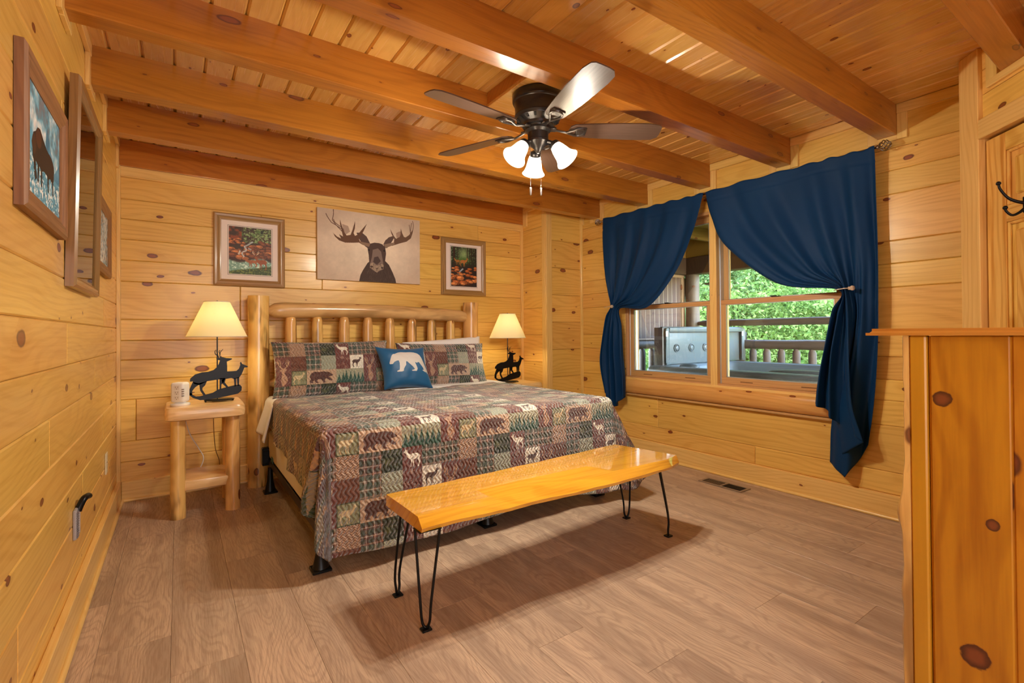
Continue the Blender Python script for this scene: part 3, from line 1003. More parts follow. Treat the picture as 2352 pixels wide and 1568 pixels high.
def patch_tile(c):
    """the repeat of the quilt print: 6 columns x 3 rows of patches, C pixels each"""
    im = np.zeros((3 * c, 6 * c, 3))
    # row A: knit, plaid, green leaf, maroon + deer, plaid, plaid
    knit(im, 0, 0, c, c, np.array(TAN), np.array((.55, .40, .32)))
    plaid(im, c, 0, c, c, MAR, 1)
    leafy(im, 2 * c, 0, c, c, (.12, .17, .12), (.36, .38, .22), 9, 2)
    im[0:c, 3 * c:4 * c] = MAR
    fill(im, at(DEER, 3 * c, c * .05, c, c * .95, True), CRM)
    plaid(im, 4 * c, 0, c, c, (.46, .34, .32), 3); plaid(im, 5 * c, 0, c, c, BRN, 4)
    # row B: maroon, plaid, sage knit, leaves on maroon, cream + dark deer, deer head (top)
    leafy(im, 0, c, c, c, BRN, (.50, .30, .24), 5, 5)
    plaid(im, c, c, c, c, (.50, .40, .36), 6)
    knit(im, 2 * c, c, c, c, np.array(SAGE), np.array((.58, .60, .54)))
    leafy(im, 3 * c, c, c, c, MAR, (.70, .56, .50), 6, 7)
    im[c:2 * c, 4 * c:5 * c] = CRM
    fill(im, at(DEER, 4 * c + c * .08, c + c * .12, c * .84, c * .82), (.30, .20, .20))
    # row C: olive + deer, bear (2), pines (2), head (bottom)
    im[2 * c:, 0:c] = (.27, .30, .20); b = int(c * .05) + 1
    im[2 * c + b:3 * c - b, b:c - b] = OLV
    fill(im, at(DEER, c * .05, 2 * c + c * .05, c * .9, c * .9), (.84, .76, .60))
    im[2 * c:, c:3 * c] = TAN
    fill(im, at(BEAR, c * 1.05, 2 * c + c * .04, c * 1.9, c * .94), (.34, .19, .18))
    im[2 * c:, 3 * c:5 * c] = (.66, .66, .56)
    pines(im, 3 * c, 2 * c, 2 * c, c, GRN, 7, 8)
    im[int(2.86 * c):, 3 * c:5 * c] = GRN
    im[c:3 * c, 5 * c:] = MAR
    antlers(im, 5 * c, c, c, 2 * c, (.76, .62, .50), c * .06)
    fill(im, at(HEADP, 5 * c, c, c, 2 * c), (.72, .56, .46))
    return im


CELL_PX = 78
PPM = 700.0
tile = patch_tile(CELL_PX)
QL, QR, QT, QB = .42, .52, 0.0, 2.12     # cloth left of the mattress edge, right of it, from head edge to hem
BX0, BX1, BYF, BYH, BZ = .90, 2.86, 2.40, 4.13, .688
BWD = BX1 - BX0
QY0 = 3.80
QLEN = QY0 - BYF
qw, qh = int((QL + BWD + QR) * PPM), int(QB * PPM)
phx = int(round((QL + (.971 - BX0)) * PPM)) % (6 * CELL_PX)
rowC_end = int(round((QLEN + .115) * PPM)) % (3 * CELL_PX)
ty, tx = np.mgrid[0:qh, 0:qw]
quilt = tile[(ty - rowC_end) % (3 * CELL_PX), (tx - phx) % (6 * CELL_PX)].copy()


def border(seed):
    """border print, running along the sides: columns = outwards, rows = along the bed"""
    h, w = qh, int(.40 * PPM)
    im = np.zeros((h, w, 3)); im[:] = BRN
    hs = int(.165 * PPM); bw = int(.15 * PPM); pw = int(.045 * PPM)
    plaid_bar = np.zeros((hs, pw, 3))
    k = 0
    for y in range(0, h - 4, hs):
        y1 = min(h, y + hs)
        sub = np.zeros((hs, w, 3)); sub[:] = (.40, .235, .17)
        # bar of plaid between heads
        plaid(sub, 0, 0, bw, int(hs * .22), (.46, .33, .22), k)
        hd = np.zeros((bw, hs, 3)); hd[:] = (.38, .21, .16)
        antlers(hd, int(hs * .25), 0, hs * .7, bw * 1.05, (.76, .56, .36), 5)
        fill(hd, at(HEADP, hs * .25, 0, hs * .7, bw * 1.02), (.74, .54, .34))
        rt = np.rot90(hd, 1)
        sub[int(hs * .22):, :bw] = rt[int(hs * .22):, :bw]
        sub[:, bw:bw + 4] = (.22, .24, .15)
        # outer band: tan blocks, pines, deer
        x0 = bw + 4; ow = w - x0
        if k % 2 == 0:
            sub[:, x0:] = (.64, .50, .36)
            pb = np.zeros((ow, hs, 3)); pb[:] = (.60, .50, .36)
            pines(pb, 0, 0, hs, ow, (.24, .28, .15), 3, k)
            sub[:, x0:] = np.rot90(pb, 1)[:, :ow]
        else:
            sub[:, x0:] = (.42, .24, .18)
            pb = np.zeros((ow, hs, 3)); pb[:] = (.40, .23, .18)
            fill(pb, at(DEER, hs * .08, ow * .08, hs * .8, ow * .5), (.78, .64, .46))
            knit(pb, 0, int(ow * .62), hs, ow - int(ow * .62), np.array(TAN), np.array((.52, .38, .28)))
            sub[:, x0:] = np.rot90(pb, 1)[:, :ow]
        im[y:y1] = sub[:y1 - y]
        k += 1
    return im


bo = border(3)
bx = int(round((QL - .02) * PPM))
quilt[:, :bx] = bo[:, :bx][:, ::-1]
rx = int((QL + BWD + .16) * PPM)
bw_ = min(bo.shape[1], qw - rx)
quilt[:, rx:rx + bw_] = bo[:, :bw_]
# plaid piping at the foot hem
quilt[-int(.03 * PPM):] = quilt[-int(.03 * PPM):] * .5 + np.array((.42, .30, .18)) * .5
quilt *= (0.95 + .1 * fbm(qh, qw, 6, 5, 2))[..., None]
img_quilt = make_image('quilt_print', quilt)
t2 = np.roll(tile, -3 * CELL_PX // 3 * 0, 0)
img_tile = make_image('patchwork_print', tile * (0.95 + .1 * fbm(tile.shape[0], tile.shape[1], 6, 9, 2))[..., None])


def image_mat(name, img, rough=.8, uvscale=None, quilting=False, bright=1.0, sheen=0, coat=0, ext='REPEAT'):
    m, nt = newmat(name); b = NB(nt)
    tc = b.n('ShaderNodeTexCoord')
    v = tc.outputs['UV']
    it = b.n('ShaderNodeTexImage'); it.image = img; it.interpolation = 'Linear'; it.extension = ext
    nt.links.new(v, it.inputs[0])
    col = it.outputs[0]
    if bright != 1: col = b.mix(1.0, col, (bright,) * 3, 'MULTIPLY')
    if quilting:
        uv = b.n('ShaderNodeAttribute'); uv.attribute_name = 'cloth'
        sp = b.n('ShaderNodeSeparateXYZ'); nt.links.new(uv.outputs['Vector'], sp.inputs[0])
        u, w = sp.outputs[0], sp.outputs[1]
        wn_ = b.noise(b.comb(b.m('MULTIPLY', b.m('FLOOR', b.m('DIVIDE', u, .0235)), 3.7), b.m('MULTIPLY', w, 9)), 1, 1, .5, '2D')
        wv = b.m('MULTIPLY', b.m('SINE', b.m('MULTIPLY_ADD', w, 2 * PI / .05, b.m('MULTIPLY', wn_, 5.0))), .0075)
        ph = b.m('DIVIDE', b.m('ADD', u, wv), .0235)
        tri = b.m('ABSOLUTE', b.m('SUBTRACT', b.m('FRACT', ph), .5))
        nz = b.noise(b.comb(b.m('MULTIPLY', u, 60), b.m('MULTIPLY', w, 40)), 1, 2, .5, '2D')
        hgt = b.m('ADD', b.m('POWER', b.m('SUBTRACT', 1.0, b.m('MULTIPLY', tri, 1.85)), .55, clamp=True), b.m('MULTIPLY', nz, .35))
        p = b.bsdf(col, rough, hgt, quilting, .015)
    else:
        p = b.bsdf(col, rough)
    p.inputs['Sheen Weight'].default_value = sheen
    p.inputs['Coat Weight'].default_value = coat
    b.out(p)
    return m


quilt_m = image_mat('patchwork quilt', img_quilt, .46, quilting=1.0, sheen=.5)
sham_m = image_mat('patchwork sham', img_tile, .5, quilting=.9, sheen=.5)


def set_cloth_attr(o, uv):
    at_ = o.data.attributes.new('cloth', 'FLOAT_VECTOR', 'POINT')
    a = np.zeros((len(o.data.vertices), 3), np.float32); a[:, :2] = uv
    at_.data.foreach_set('vector', a.ravel())


# ================================================================== BED
bed = empty('bed', (1.88, 3.3, 0), 'king bed with peeled log headboard and white box spring on a black metal frame', 'bed')
HY = 4.19
log('headboard_post', (.862, HY, 0), (.862, HY, 1.452), .079, .074, log_z, bed, 28, 26, .035, seed=1)
log('headboard_post', (2.735, HY, 0), (2.735, HY, 1.455), .079, .074, log_z, bed, 28, 26, .035, seed=2)
log('headboard_rail', (.925, HY, 1.342), (2.70, HY, 1.315), .062, .058, log_x, bed, 24, 40, .05, .09, .10, seed=3, bend=.022)
log('headboard_rail', (.925, HY, .775), (2.70, HY, .775), .052, .052, log_x, bed, 20, 20, .05, .10, .10, seed=4)
for i, xx in enumerate((1.093, 1.293, 1.510, 1.712, 1.910, 2.120, 2.318, 2.515)):
    log('headboard_spindle', (xx, HY + .005, .80), (xx, HY + .005, 1.318 - .003 * i), .046, .041, log_z, bed, 20, 22, .05, 0, .075, seed=10 + i)


def sbox(name, lo, hi, m, parent, bev, seg=4, sub=0, smooth=True):
    bm = bmesh.new(); bbox(bm, lo, hi, bev, seg)
    return from_bm(name, bm, m, parent, 'c', smooth, 50)


sbox('box_spring', (BX0 + .015, BYF + .03, .215), (BX1 - .015, BYH - .02, .43), box_m, bed, .03)
sbox('mattress', (BX0 + .01, BYF + .02, .43), (BX1 - .01, BYH - .01, BZ - .012), sheet_m, bed, .05)
bm = bmesh.new()
fy0, fy1 = BYF + .05, 3.99
for xx in (BX0 + .012, BX1 - .012):
    s = 1 if xx < 1.5 else -1
    bbox(bm, (xx - .003, fy0, .178), (xx + .003, fy1 + .13, .225)); bbox(bm, (min(xx, xx + s * .04), fy0, .178), (max(xx, xx + s * .04), fy1 + .13, .183))
for yy in (fy0, 3.2, fy1 - .01): bbox(bm, (BX0 + .012, yy, .180), (BX1 - .012, yy + .035, .21))
from_bm('frame_rail', bm, black_m, bed)
for xx, yy in ((.925, 2.50), (.905, 3.94), (2.80, 2.52), (2.80, 3.94), (1.88, 2.50), (1.88, 3.22)):
    bm = bmesh.new()
    lathe(bm, [(.040, .014), (.034, .03), (.022, .09), (.016, .18)], (xx, yy, 0), 14)
    bbox(bm, (xx - .045, yy - .045, 0), (xx + .045, yy + .045, .015), .004)
    from_bm('frame_leg', bm, black_m, bed, None, True, 40)
bm = bmesh.new(); bbox(bm, (BX0 - .03, 4.06, .17), (BX0 + .02, 4.12, .30), .004); bbox(bm, (BX0 - .03, 4.05, .19), (BX0 + .05, 4.06, .28), .003)
from_bm('headboard_bracket', bm, black_m, bed)
bm = bmesh.new(); bbox(bm, (BX0 + .009, 3.86, .21), (BX0 + .0135, 3.93, .262)); from_bm('care_label', bm, green_m, bed)['label'] = 'green and white label'
bm = bmesh.new(); bbox(bm, (1.98, BYF + .045, .13), (2.14, BYF + .047, .20)); from_bm('plastic_cover', bm, plain('clear plastic cover', (.7, .7, .75), .15), bed)
# fitted white sheet with its loose side at the head
vs, fs = [], []
NU, NV = 26, 40
prof = [(-.0, 0)]


def fold(d, rr=.045, fl=.03):
    """cloth going over an edge: distance d past it -> (outwards, down)"""
    if d <= 0: return d, 0.0
    if d < rr * PI / 2: return rr * math.sin(d / rr), rr * (1 - math.cos(d / rr))
    e = d - rr * PI / 2
    return rr + e * fl, rr + e * math.sqrt(max(0, 1 - fl * fl))


ys = [QY0 - .04 + (4.145 - QY0 + .04) * j / 22 for j in range(23)]
ds = [1.06 - 1.06 * i / 26 for i in range(27)] + [-.27 * (i + 1) / 18 for i in range(18)]
grid = []
for yy in ys:
    f = (yy - QY0 + .04) / (4.185 - QY0)
    row = []
    for d in ds:
        if d >= 0: p = Vector((BX0 + .045 + d, yy, BZ - .009))
        else:
            o_, dn = fold(-d * (1.15 - .15 * f), .05, .16 + .12 * math.sin(f * PI))
            p = Vector((BX0 + .045 - o_, yy, BZ - .009 - dn))
            p.x -= .02 * math.sin(f * 9 + 1) * min(1, -d * 4)
            p.y += .05 * d * math.sin(f * 5)
        row.append(p)
    grid.append(row)
vs = [p for r in grid for p in r]; W_ = len(ds)
fs = [(j * W_ + i, j * W_ + i + 1, (j + 1) * W_ + i + 1, (j + 1) * W_ + i) for j in range(len(ys) - 1) for i in range(W_ - 1)]
o = from_py('bed_sheet', vs, fs, sheet_m, None, (1.4, 3.95, BZ), True)
so = o.modifiers.new('thick', 'SOLIDIFY'); so.thickness = .006; so.offset = 1
setp(o, 'white sheet showing at the head of the bed and hanging over its left edge', 'sheet')
# flat white band across the rest of the bed top
vs, fs = [], []
nn = 60
for j, yy in enumerate((QY0 - .03, QY0 + .0, QY0 + .06, QY0 + .12, QY0 + .18, 4.12)):
    for i in range(nn + 1):
        xx = BX0 + .9 + (BX1 + .035 - BX0 - .9) * i / nn
        o_, dn = fold(max(0, xx - (BX1 - .01)) * 2, .05, .0)
        vs.append((xx, yy, BZ + .004 - dn * .6 + .003 * mnoise.noise(Vector((xx * 6, yy * 6, 0)))))
for j in range(5):
    for i in range(nn): fs.append((j * (nn + 1) + i, j * (nn + 1) + i + 1, (j + 2 - 1) * (nn + 1) + i + 1, (j + 1) * (nn + 1) + i))
o = from_py('folded_top_sheet', vs, fs, sheet_m, None, (2.3, 3.9, BZ), True)
so = o.modifiers.new('thick', 'SOLIDIFY'); so.thickness = .008; so.offset = 1
setp(o, 'white top sheet folded in a band between quilt and pillows', 'sheet')

# quilt: top patch plus a skirt that runs down the left side, round both foot corners and up the right side
NT = 70
verts, cuv = [], []


def add(p, u, w):
    verts.append(p); cuv.append((u, w)); return len(verts) - 1


RR = .05
tx0, tx1, tyf = BX0 + RR, BX1 - RR + .02, BYF + RR
NX, NY = 110, 78
W2, L2 = tx1 - tx0, QY0 - tyf


def top_z(x, y):
    zz = BZ + .010
    zz += .008 * mnoise.noise(Vector((x * 2.2, y * 2.2, 3))) + .004 * mnoise.noise(Vector((x * 7, y * 7, 5)))
    # the crease near the right-hand edge
    zz += .012 * math.exp(-((x - 2.55) ** 2 / .02 + (y - 3.25) ** 2 / .004))
    return zz


faces = []
tid = [[0] * (NX + 1) for _ in range(NY + 1)]
for j in range(NY + 1):
    for i in range(NX + 1):
        x = tx0 + W2 * i / NX; y = QY0 - L2 * j / NY
        ed = min(1, min(i, NX - i, NY - j) / 4)
        zz = BZ + .010 + (top_z(x, y) - BZ - .010) * ed
        yy = y
        if j < 6: yy = y + (1 - j / 6) * (.030 * math.sin(x * 2.2 + .4) + .01 * math.sin(x * 9))
        tid[j][i] = add((x, yy, zz), x - BX0, QY0 - y)
for j in range(NY):
    for i in range(NX): faces.append((tid[j][i], tid[j + 1][i], tid[j + 1][i + 1], tid[j][i + 1]))
# perimeter stations: (base point, outward dir, cloth base, cloth dir, dmax, section, s)
st = []
NC = 26
for j in range(NY + 1): st.append(('L', j))
for k in range(1, NC): st.append(('CL', k / NC))
for i in range(NX + 1): st.append(('F', i))
for k in range(1, NC): st.append(('CR', k / NC))
for j in range(NY, -1, -1): st.append(('R', j))


def g(x, m, s): return math.exp(-((x - m) / s) ** 2)


cols = []
for sec, k in st:
    if sec == 'L':
        y = QY0 - L2 * k / NY; b = (tx0, y); d = (-1, 0); dm = float(np.interp(QY0 - y, [0, .15, .4, .9, 1.25, L2], [.27, .285, .32, .355, .385, .40])); f = k / NY
        fl = .035 + .05 * f; wob = lambda t, y=y, f=f: .018 * math.sin(y * 11) * t + .012 * math.sin(y * 25 + 1) * t * t + .03 * g(y, 2.62, .1) * t
        cb = (tx0 - BX0, QY0 - y); start = tid[k][0]
    elif sec == 'CL':
        ph = k * PI / 2; b = (tx0, tyf); d = (-math.cos(ph), -math.sin(ph)); dm = .40 + .24 * math.sin(ph) ** 1.2 + .02 * math.sin(2 * ph); fl = .05
        wob = lambda t, k=k: (.060 * g(k, .04, .10) - .075 * g(k, .24, .09) + .035 * g(k, .50, .14)) * min(1, t * 1.5)
        cb = (tx0 - BX0, QY0 - tyf); start = tid[NY][0]
    elif sec == 'F':
        x = tx0 + W2 * k / NX; b = (x, tyf); d = (0, -1); dm = .645 + .012 * math.sin(x * 5) - .03 * g(x, 2.1, .35); f = k / NX
        fl = .04 + .06 * max(0, f - .8) * 5; wob = lambda t, x=x: (.010 * math.sin(x * 7) + .007 * math.sin(x * 17)) * t
        cb = (x - BX0, QY0 - tyf); start = tid[NY][k]
    elif sec == 'CR':
        ph = k * PI / 2; b = (tx1, tyf); d = (math.sin(ph), -math.cos(ph)); dm = .645 + .06 * math.sin(2 * ph) - .09 * math.sin(ph); fl = .10 + .26 * math.sin(2 * ph) ** 2 + .12 * math.sin(ph)
        wob = lambda t, k=k: (.05 * math.sin(k * 11)) * t * t
        cb = (tx1 - BX0, QY0 - tyf); start = tid[NY][NX]
    else:
        y = QY0 - L2 * k / NY; b = (tx1, y); d = (1, 0); dm = .50 + .05 * k / NY; f = k / NY
        fl = .08 + .14 * f ** 3; wob = lambda t, y=y: .02 * math.sin(y * 9) * t
        cb = (tx1 - BX0, QY0 - y); start = tid[k][NX]
    col = [start]
    bz = BZ + .010
    for q in range(1, NT + 1):
        t = q / NT; dd = dm * t
        o_, dn = fold(dd, RR, fl)
        o_ += wob(max(0, (dd - RR * 1.2) / dm))
        nz = .004 * mnoise.noise(Vector((b[0] * 8 + d[0] * 3, b[1] * 8, dd * 8)))
        px, py = b[0] + d[0] * (o_ + nz), b[1] + d[1] * (o_ + nz)
        col.append(add((px, py, max(.018, bz - dn)), cb[0] + d[0] * dd, cb[1] - d[1] * dd))
    cols.append(col)
for A, B in zip(cols, cols[1:]):
    for q in range(NT):
        a, b_, c, d_ = A[q], A[q + 1], B[q + 1], B[q]
        if a == d_: faces.append((a, b_, c))
        else: faces.append((a, b_, c, d_))
cuv = np.array(cuv)
uvs = np.stack([(cuv[:, 0] + QL) / (QL + BWD + QR), 1 - cuv[:, 1] / QB], 1)
o = from_py('quilt', verts, faces, quilt_m, None, (1.9, 3.0, BZ), True, uvs)
set_cloth_attr(o, cuv)
so = o.modifiers.new('thick', 'SOLIDIFY'); so.thickness = .007; so.offset = -1
setp(o, 'patchwork quilt printed with bears, deer and pine trees, spread over the king bed', 'quilt')


# pillows -------------------------------------------------------------
def pillow(name, centre, w, h, t, ex, ey, en, m, label, cat, group=None, uvf=None, n=34, pinch=.0, seed=0, attr=False):
    """w along ex, h along ey, puffed along en"""
    ex, ey, en = Vector(ex).normalized(), Vector(ey).normalized(), Vector(en).normalized()
    c = Vector(centre); vs, uv, at_ = [], [], []
    fs = []
    for side in (1, -1):
        base_ = len(vs)
        for j in range(n + 1):
            for i in range(n + 1):
                a, b_ = -1 + 2 * i / n, -1 + 2 * j / n
                prof_ = ((1 - abs(a) ** 2.6) * (1 - abs(b_) ** 2.6)) ** .55
                ca = a * (1 - pinch * (1 - abs(b_) ** 2) * .5 * abs(a)); cb_ = b_ * (1 - pinch * (1 - abs(a) ** 2) * .5 * abs(b_))
                k = mnoise.noise(Vector((a * 2.3 + seed * 5, b_ * 2.3, side * 2))) * .14 + mnoise.noise(Vector((a * 6 + seed, b_ * 6, side))) * .05
                vs.append(c + ex * ca * w / 2 + ey * cb_ * h / 2 + en * side * (t / 2 * prof_ * (1 + k) + .002))
                uu, vv = (a + 1) / 2 * w, (b_ + 1) / 2 * h
                at_.append((uu, vv)); uv.append(uvf(uu, vv) if uvf else (uu / w, vv / h))
        for j in range(n):
            for i in range(n):
                q = (base_ + j * (n + 1) + i, base_ + j * (n + 1) + i + 1, base_ + (j + 1) * (n + 1) + i + 1, base_ + (j + 1) * (n + 1) + i)
                fs.append(q if side > 0 else q[::-1])
    N = (n + 1) ** 2
    for k in range(n):
        for i0, i1 in ((k, k + 1), (n * (n + 1) + k + 1, n * (n + 1) + k), ((k + 1) * (n + 1), k * (n + 1)), (k * (n + 1) + n, (k + 1) * (n + 1) + n)):
            fs.append((i0, i1, i1 + N, i0 + N)[::-1])
    o = from_py(name, vs, fs, m, None, centre, True, uv)
    if attr: set_cloth_attr(o, np.array(at_))
    return setp(o, label, cat, group)


ts = CELL_PX / PPM
sham_uv = lambda ou, ov: (lambda u, v: ((u - ou) / (6 * ts), (v - ov) / (3 * ts)))
lean = (0, .17, 1)
pn = (0, -1, .17)
pillow('pillow_sham', (1.375, 4.005, .885), .90, .43, .15, (1, .0, .0), lean, pn, sham_m,
       'patchwork pillow sham leaning on the headboard beside the left bedside table', 'pillow', 'patchwork pillow shams', sham_uv(.115, .085), 40, .10, 1, True)
pillow('pillow_sham', (2.345, 4.005, .87), .88, .40, .14, (1, .0, -.02), (0, .24, 1), (0, -1, .24), sham_m,
       'patchwork pillow sham leaning on the headboard with a white pillow behind it', 'pillow', 'patchwork pillow shams', sham_uv(.34, .085), 40, .10, 2, True)
pillow('pillow', (2.40, 4.085, .925), .80, .36, .10, (1, 0, .06), (0, .25, 1), (0, -1, .25), sheet_m,
       'plain white pillow peeking out behind the right patchwork sham', 'pillow', None, None, 26, .05, 3)
# blue bear cushion
c_h = 420
bi = np.zeros((c_h, c_h, 3)); bi[:] = (.0, .33, .52)
PB = [(340, 620), (360, 570), (380, 530), (400, 490), (430, 460), (455, 460), (520, 430), (570, 418), (650, 420), (720, 418), (800, 425), (870, 445), (920, 480), (950, 520), (975, 570), (1000, 620), (1020, 680), (1045, 720), (1060, 745), (1055, 790), (1035, 790), (1025, 765), (1000, 770), (960, 760), (920, 745), (930, 735), (960, 735), (945, 700), (905, 650), (880, 610), (850, 605), (840, 620), (800, 605), (810, 640), (825, 700), (825, 720), (800, 760), (720, 755), (720, 740), (755, 735), (770, 720), (740, 680), (700, 640), (660, 600), (635, 595), (630, 650), (600, 690), (580, 720), (570, 755), (540, 765), (460, 765), (455, 750), (480, 740), (500, 735), (515, 680), (520, 620), (510, 580), (480, 580), (430, 600), (395, 635), (350, 635)]
fill(bi, [((x - 205 - .10 * (y - 400)) / 860 * c_h, (y - 315) / 700 * c_h) for x, y in PB], (.80, .78, .76))
img_bear = make_image('bear_cushion_print', bi)
bear_m = image_mat('blue velvet bear print', img_bear, .5, sheen=.25)
pillow('cushion', (1.905, 3.845, .868), .415, .37, .15, (1, -.10, -.035), (-.10, .35, 1), (0.05, -1, .35), bear_m,
       'square blue cushion with a white polar bear, propped between the shams', 'cushion', None, None, 34, .22, 5)

# ================================================================== BENCH
bench = empty('bench', (1.9, 1.93, 0), 'glossy live-edge pine slab bench on black hairpin legs at the foot of the bed', 'bench')
bm = bmesh.new()
NB_ = 46
sec = []
for i in range(NB_ + 1):
    s = i / NB_
    nf = .012 * mnoise.noise(Vector((s * 7, 1, 0))) + .006 * mnoise.noise(Vector((s * 22, 3, 0)))
    xb, xf = 1.113 + (2.640 - 1.113) * s, 1.120 + (2.725 - 1.120) * s
    yb = 2.100 + .085 * s ** 1.5 + .003 * math.sin(s * 30)
    yt = 1.772 + .018 * math.sin(s * 5) + nf + .03 * max(0, s - .93) / .07
    yl = 1.722 + .012 * math.sin(s * 6 + 1) + nf * 1.3 + .035 * max(0, s - .93) / .07
    zb = .388 + .004 * mnoise.noise(Vector((s * 12, 9, 0)))
    P = [(xb, yb, .440), (xb + (xf - xb) * .5, (yb + yt) / 2, .441), (xf, yt, .440), (xf, yt * .6 + yl * .4, .427), (xf, yl, .404), (xf, yl + .006, zb), (xf, yl + .05, zb - .001), (xb, yb + .004, .389)]
    sec.append([bm.verts.new(p) for p in P])
for A, B in zip(sec, sec[1:]):
    for k in range(8): bm.faces.new((A[k], A[(k + 1) % 8], B[(k + 1) % 8], B[k]))
bm.faces.new(sec[0]); bm.faces.new(sec[-1][::-1])
from_bm('seat', bm, bench_w, bench, 'c', True, 28)
for (fx, fy, tx_, ty_, ax, ay) in ((1.145, 1.757, 1.160, 1.772, .040, -.030), (1.148, 2.058, 1.170, 2.010, .036, .028), (2.628, 1.770, 2.560, 1.772, .032, .025), (2.640, 2.090, 2.560, 2.045, .045, -.02)):
    bm = bmesh.new()
    pts = spline([(tx_ - ax, ty_ - ay, .388), (fx - ax * .45, fy - ay * .45, .12), (fx - ax * .30, fy - ay * .30, .035), (fx, fy, .010), (fx + ax * .30, fy + ay * .30, .035), (fx + ax * .45, fy + ay * .45, .12), (tx_ + ax, ty_ + ay, .388)], 40)
    tube(bm, pts, .0055, 10)
    bbox(bm, (fx - .020, fy - .017, 0), (fx + .020, fy + .017, .008), .002)
    bbox(bm, (tx_ - abs(ax) - .008, ty_ - abs(ay) - .004, .385), (tx_ + abs(ax) + .008, ty_ + abs(ay) + .004, .388), .001)
    from_bm('leg', bm, black_m, bench, None, True, 40)

# ================================================================== BEDSIDE TABLES
def bedside(name, x0, x1, y0, y1, zt, label, seed):
    t = empty(name, ((x0 + x1) / 2, (y0 + y1) / 2, 0), label, 'bedside table', 'log bedside tables')
    bm = bmesh.new()
    n = 40; lo, hi = [], []
    ring = []
    for k in range(n):
        a = 2 * PI * k / n
        cx, cy = math.cos(a), math.sin(a)
        e = .22
        px = (abs(cx) ** e) * (1 if cx > 0 else -1); py = (abs(cy) ** e) * (1 if cy > 0 else -1)
        wob = 1 + .02 * mnoise.noise(Vector((cx * 3, cy * 3, seed)))
        ring.append(((x0 + x1) / 2 + px * (x1 - x0) / 2 * wob, (y0 + y1) / 2 + py * (y1 - y0) / 2 * wob))
    rows = []
    cx0, cy0 = (x0 + x1) / 2, (y0 + y1) / 2
    for z_, s in ((zt - .082, .93), (zt - .075, .985), (zt - .045, 1.0), (zt - .012, .985), (zt, .955)):
        rows.append([bm.verts.new((cx0 + (a - cx0) * s, cy0 + (b_ - cy0) * s, z_)) for a, b_ in ring])
    for A, B in zip(rows, rows[1:]):
        for k in range(n): bm.faces.new((A[k], A[(k + 1) % n], B[(k + 1) % n], B[k]))
    bm.faces.new(rows[0][::-1]); bm.faces.new(rows[-1])
    from_bm('table_top', bm, stand_top, t, 'c', True, 40)
    k = 0
    for xx in (x0 + .072, x1 - .072):
        for yy in (y0 + .085, y1 - .075):
            log('leg', (xx, yy, 0), (xx, yy, zt - .078), .044, .041, log_z, t, 20, 16, .06, seed=seed * 7 + k); k += 1
    bm = bmesh.new()
    bbox(bm, (x0 + .085, y0 + .06, .165), (x1 - .085, y1 - .05, .232), .012, 2)
    for v in bm.verts: v.co.y += .012 * mnoise.noise(Vector((v.co.x * 9, v.co.z * 20, seed)))
    from_bm('shelf', bm, stand_top, t, 'c', True, 40)
    return t


bedside('bedside_table', .278, .722, 3.645, 4.10, .700, 'small log bedside table under the lit lamp left of the bed', 1)
bedside('bedside_table', 2.945, 3.345, 3.80, 4.22, .662, 'log bedside table mostly hidden behind the bed in the far corner', 2)

# ================================================================== LAMPS
DEERL = {
    'base': [(230, 690), (250, 710), (290, 728), (330, 728), (400, 720), (450, 712), (510, 701), (530, 681), (532, 656), (520, 640), (490, 642), (430, 655), (390, 666), (362, 684), (330, 692), (290, 702), (268, 702), (247, 690), (240, 676), (228, 676)],
    'body': [(233, 600), (236, 582), (262, 557), (300, 545), (335, 543), (365, 533), (386, 514), (397, 490), (403, 470), (386, 464), (381, 457), (400, 451), (412, 447), (440, 455), (474, 458), (472, 466), (455, 474), (443, 479), (445, 510), (445, 546), (478, 546), (500, 545), (515, 530), (523, 505), (521, 490), (527, 484), (535, 499), (570, 516), (566, 523), (548, 524), (540, 546), (531, 570), (516, 592), (486, 600), (470, 592), (435, 597), (395, 597), (365, 601), (330, 605), (285, 628), (256, 618), (247, 600), (240, 604)],
    'hind_a': [(250, 605), (290, 620), (262, 642), (247, 664), (247, 692), (228, 690), (229, 660), (238, 635)],
    'hind_b': [(285, 615), (328, 605), (318, 632), (303, 648), (303, 661), (322, 696), (308, 698), (290, 665), (287, 640)],
    'fore_a': [(401, 590), (434, 590), (422, 622), (411, 632), (410, 664), (401, 666)],
    'fore_b': [(412, 600), (436, 594), (431, 620), (452, 652), (441, 656), (418, 628)],
    'doe_a': [(484, 594), (499, 594), (498, 650), (488, 650)],
    'doe_b': [(501, 590), (517, 588), (515, 648), (506, 648)],
}


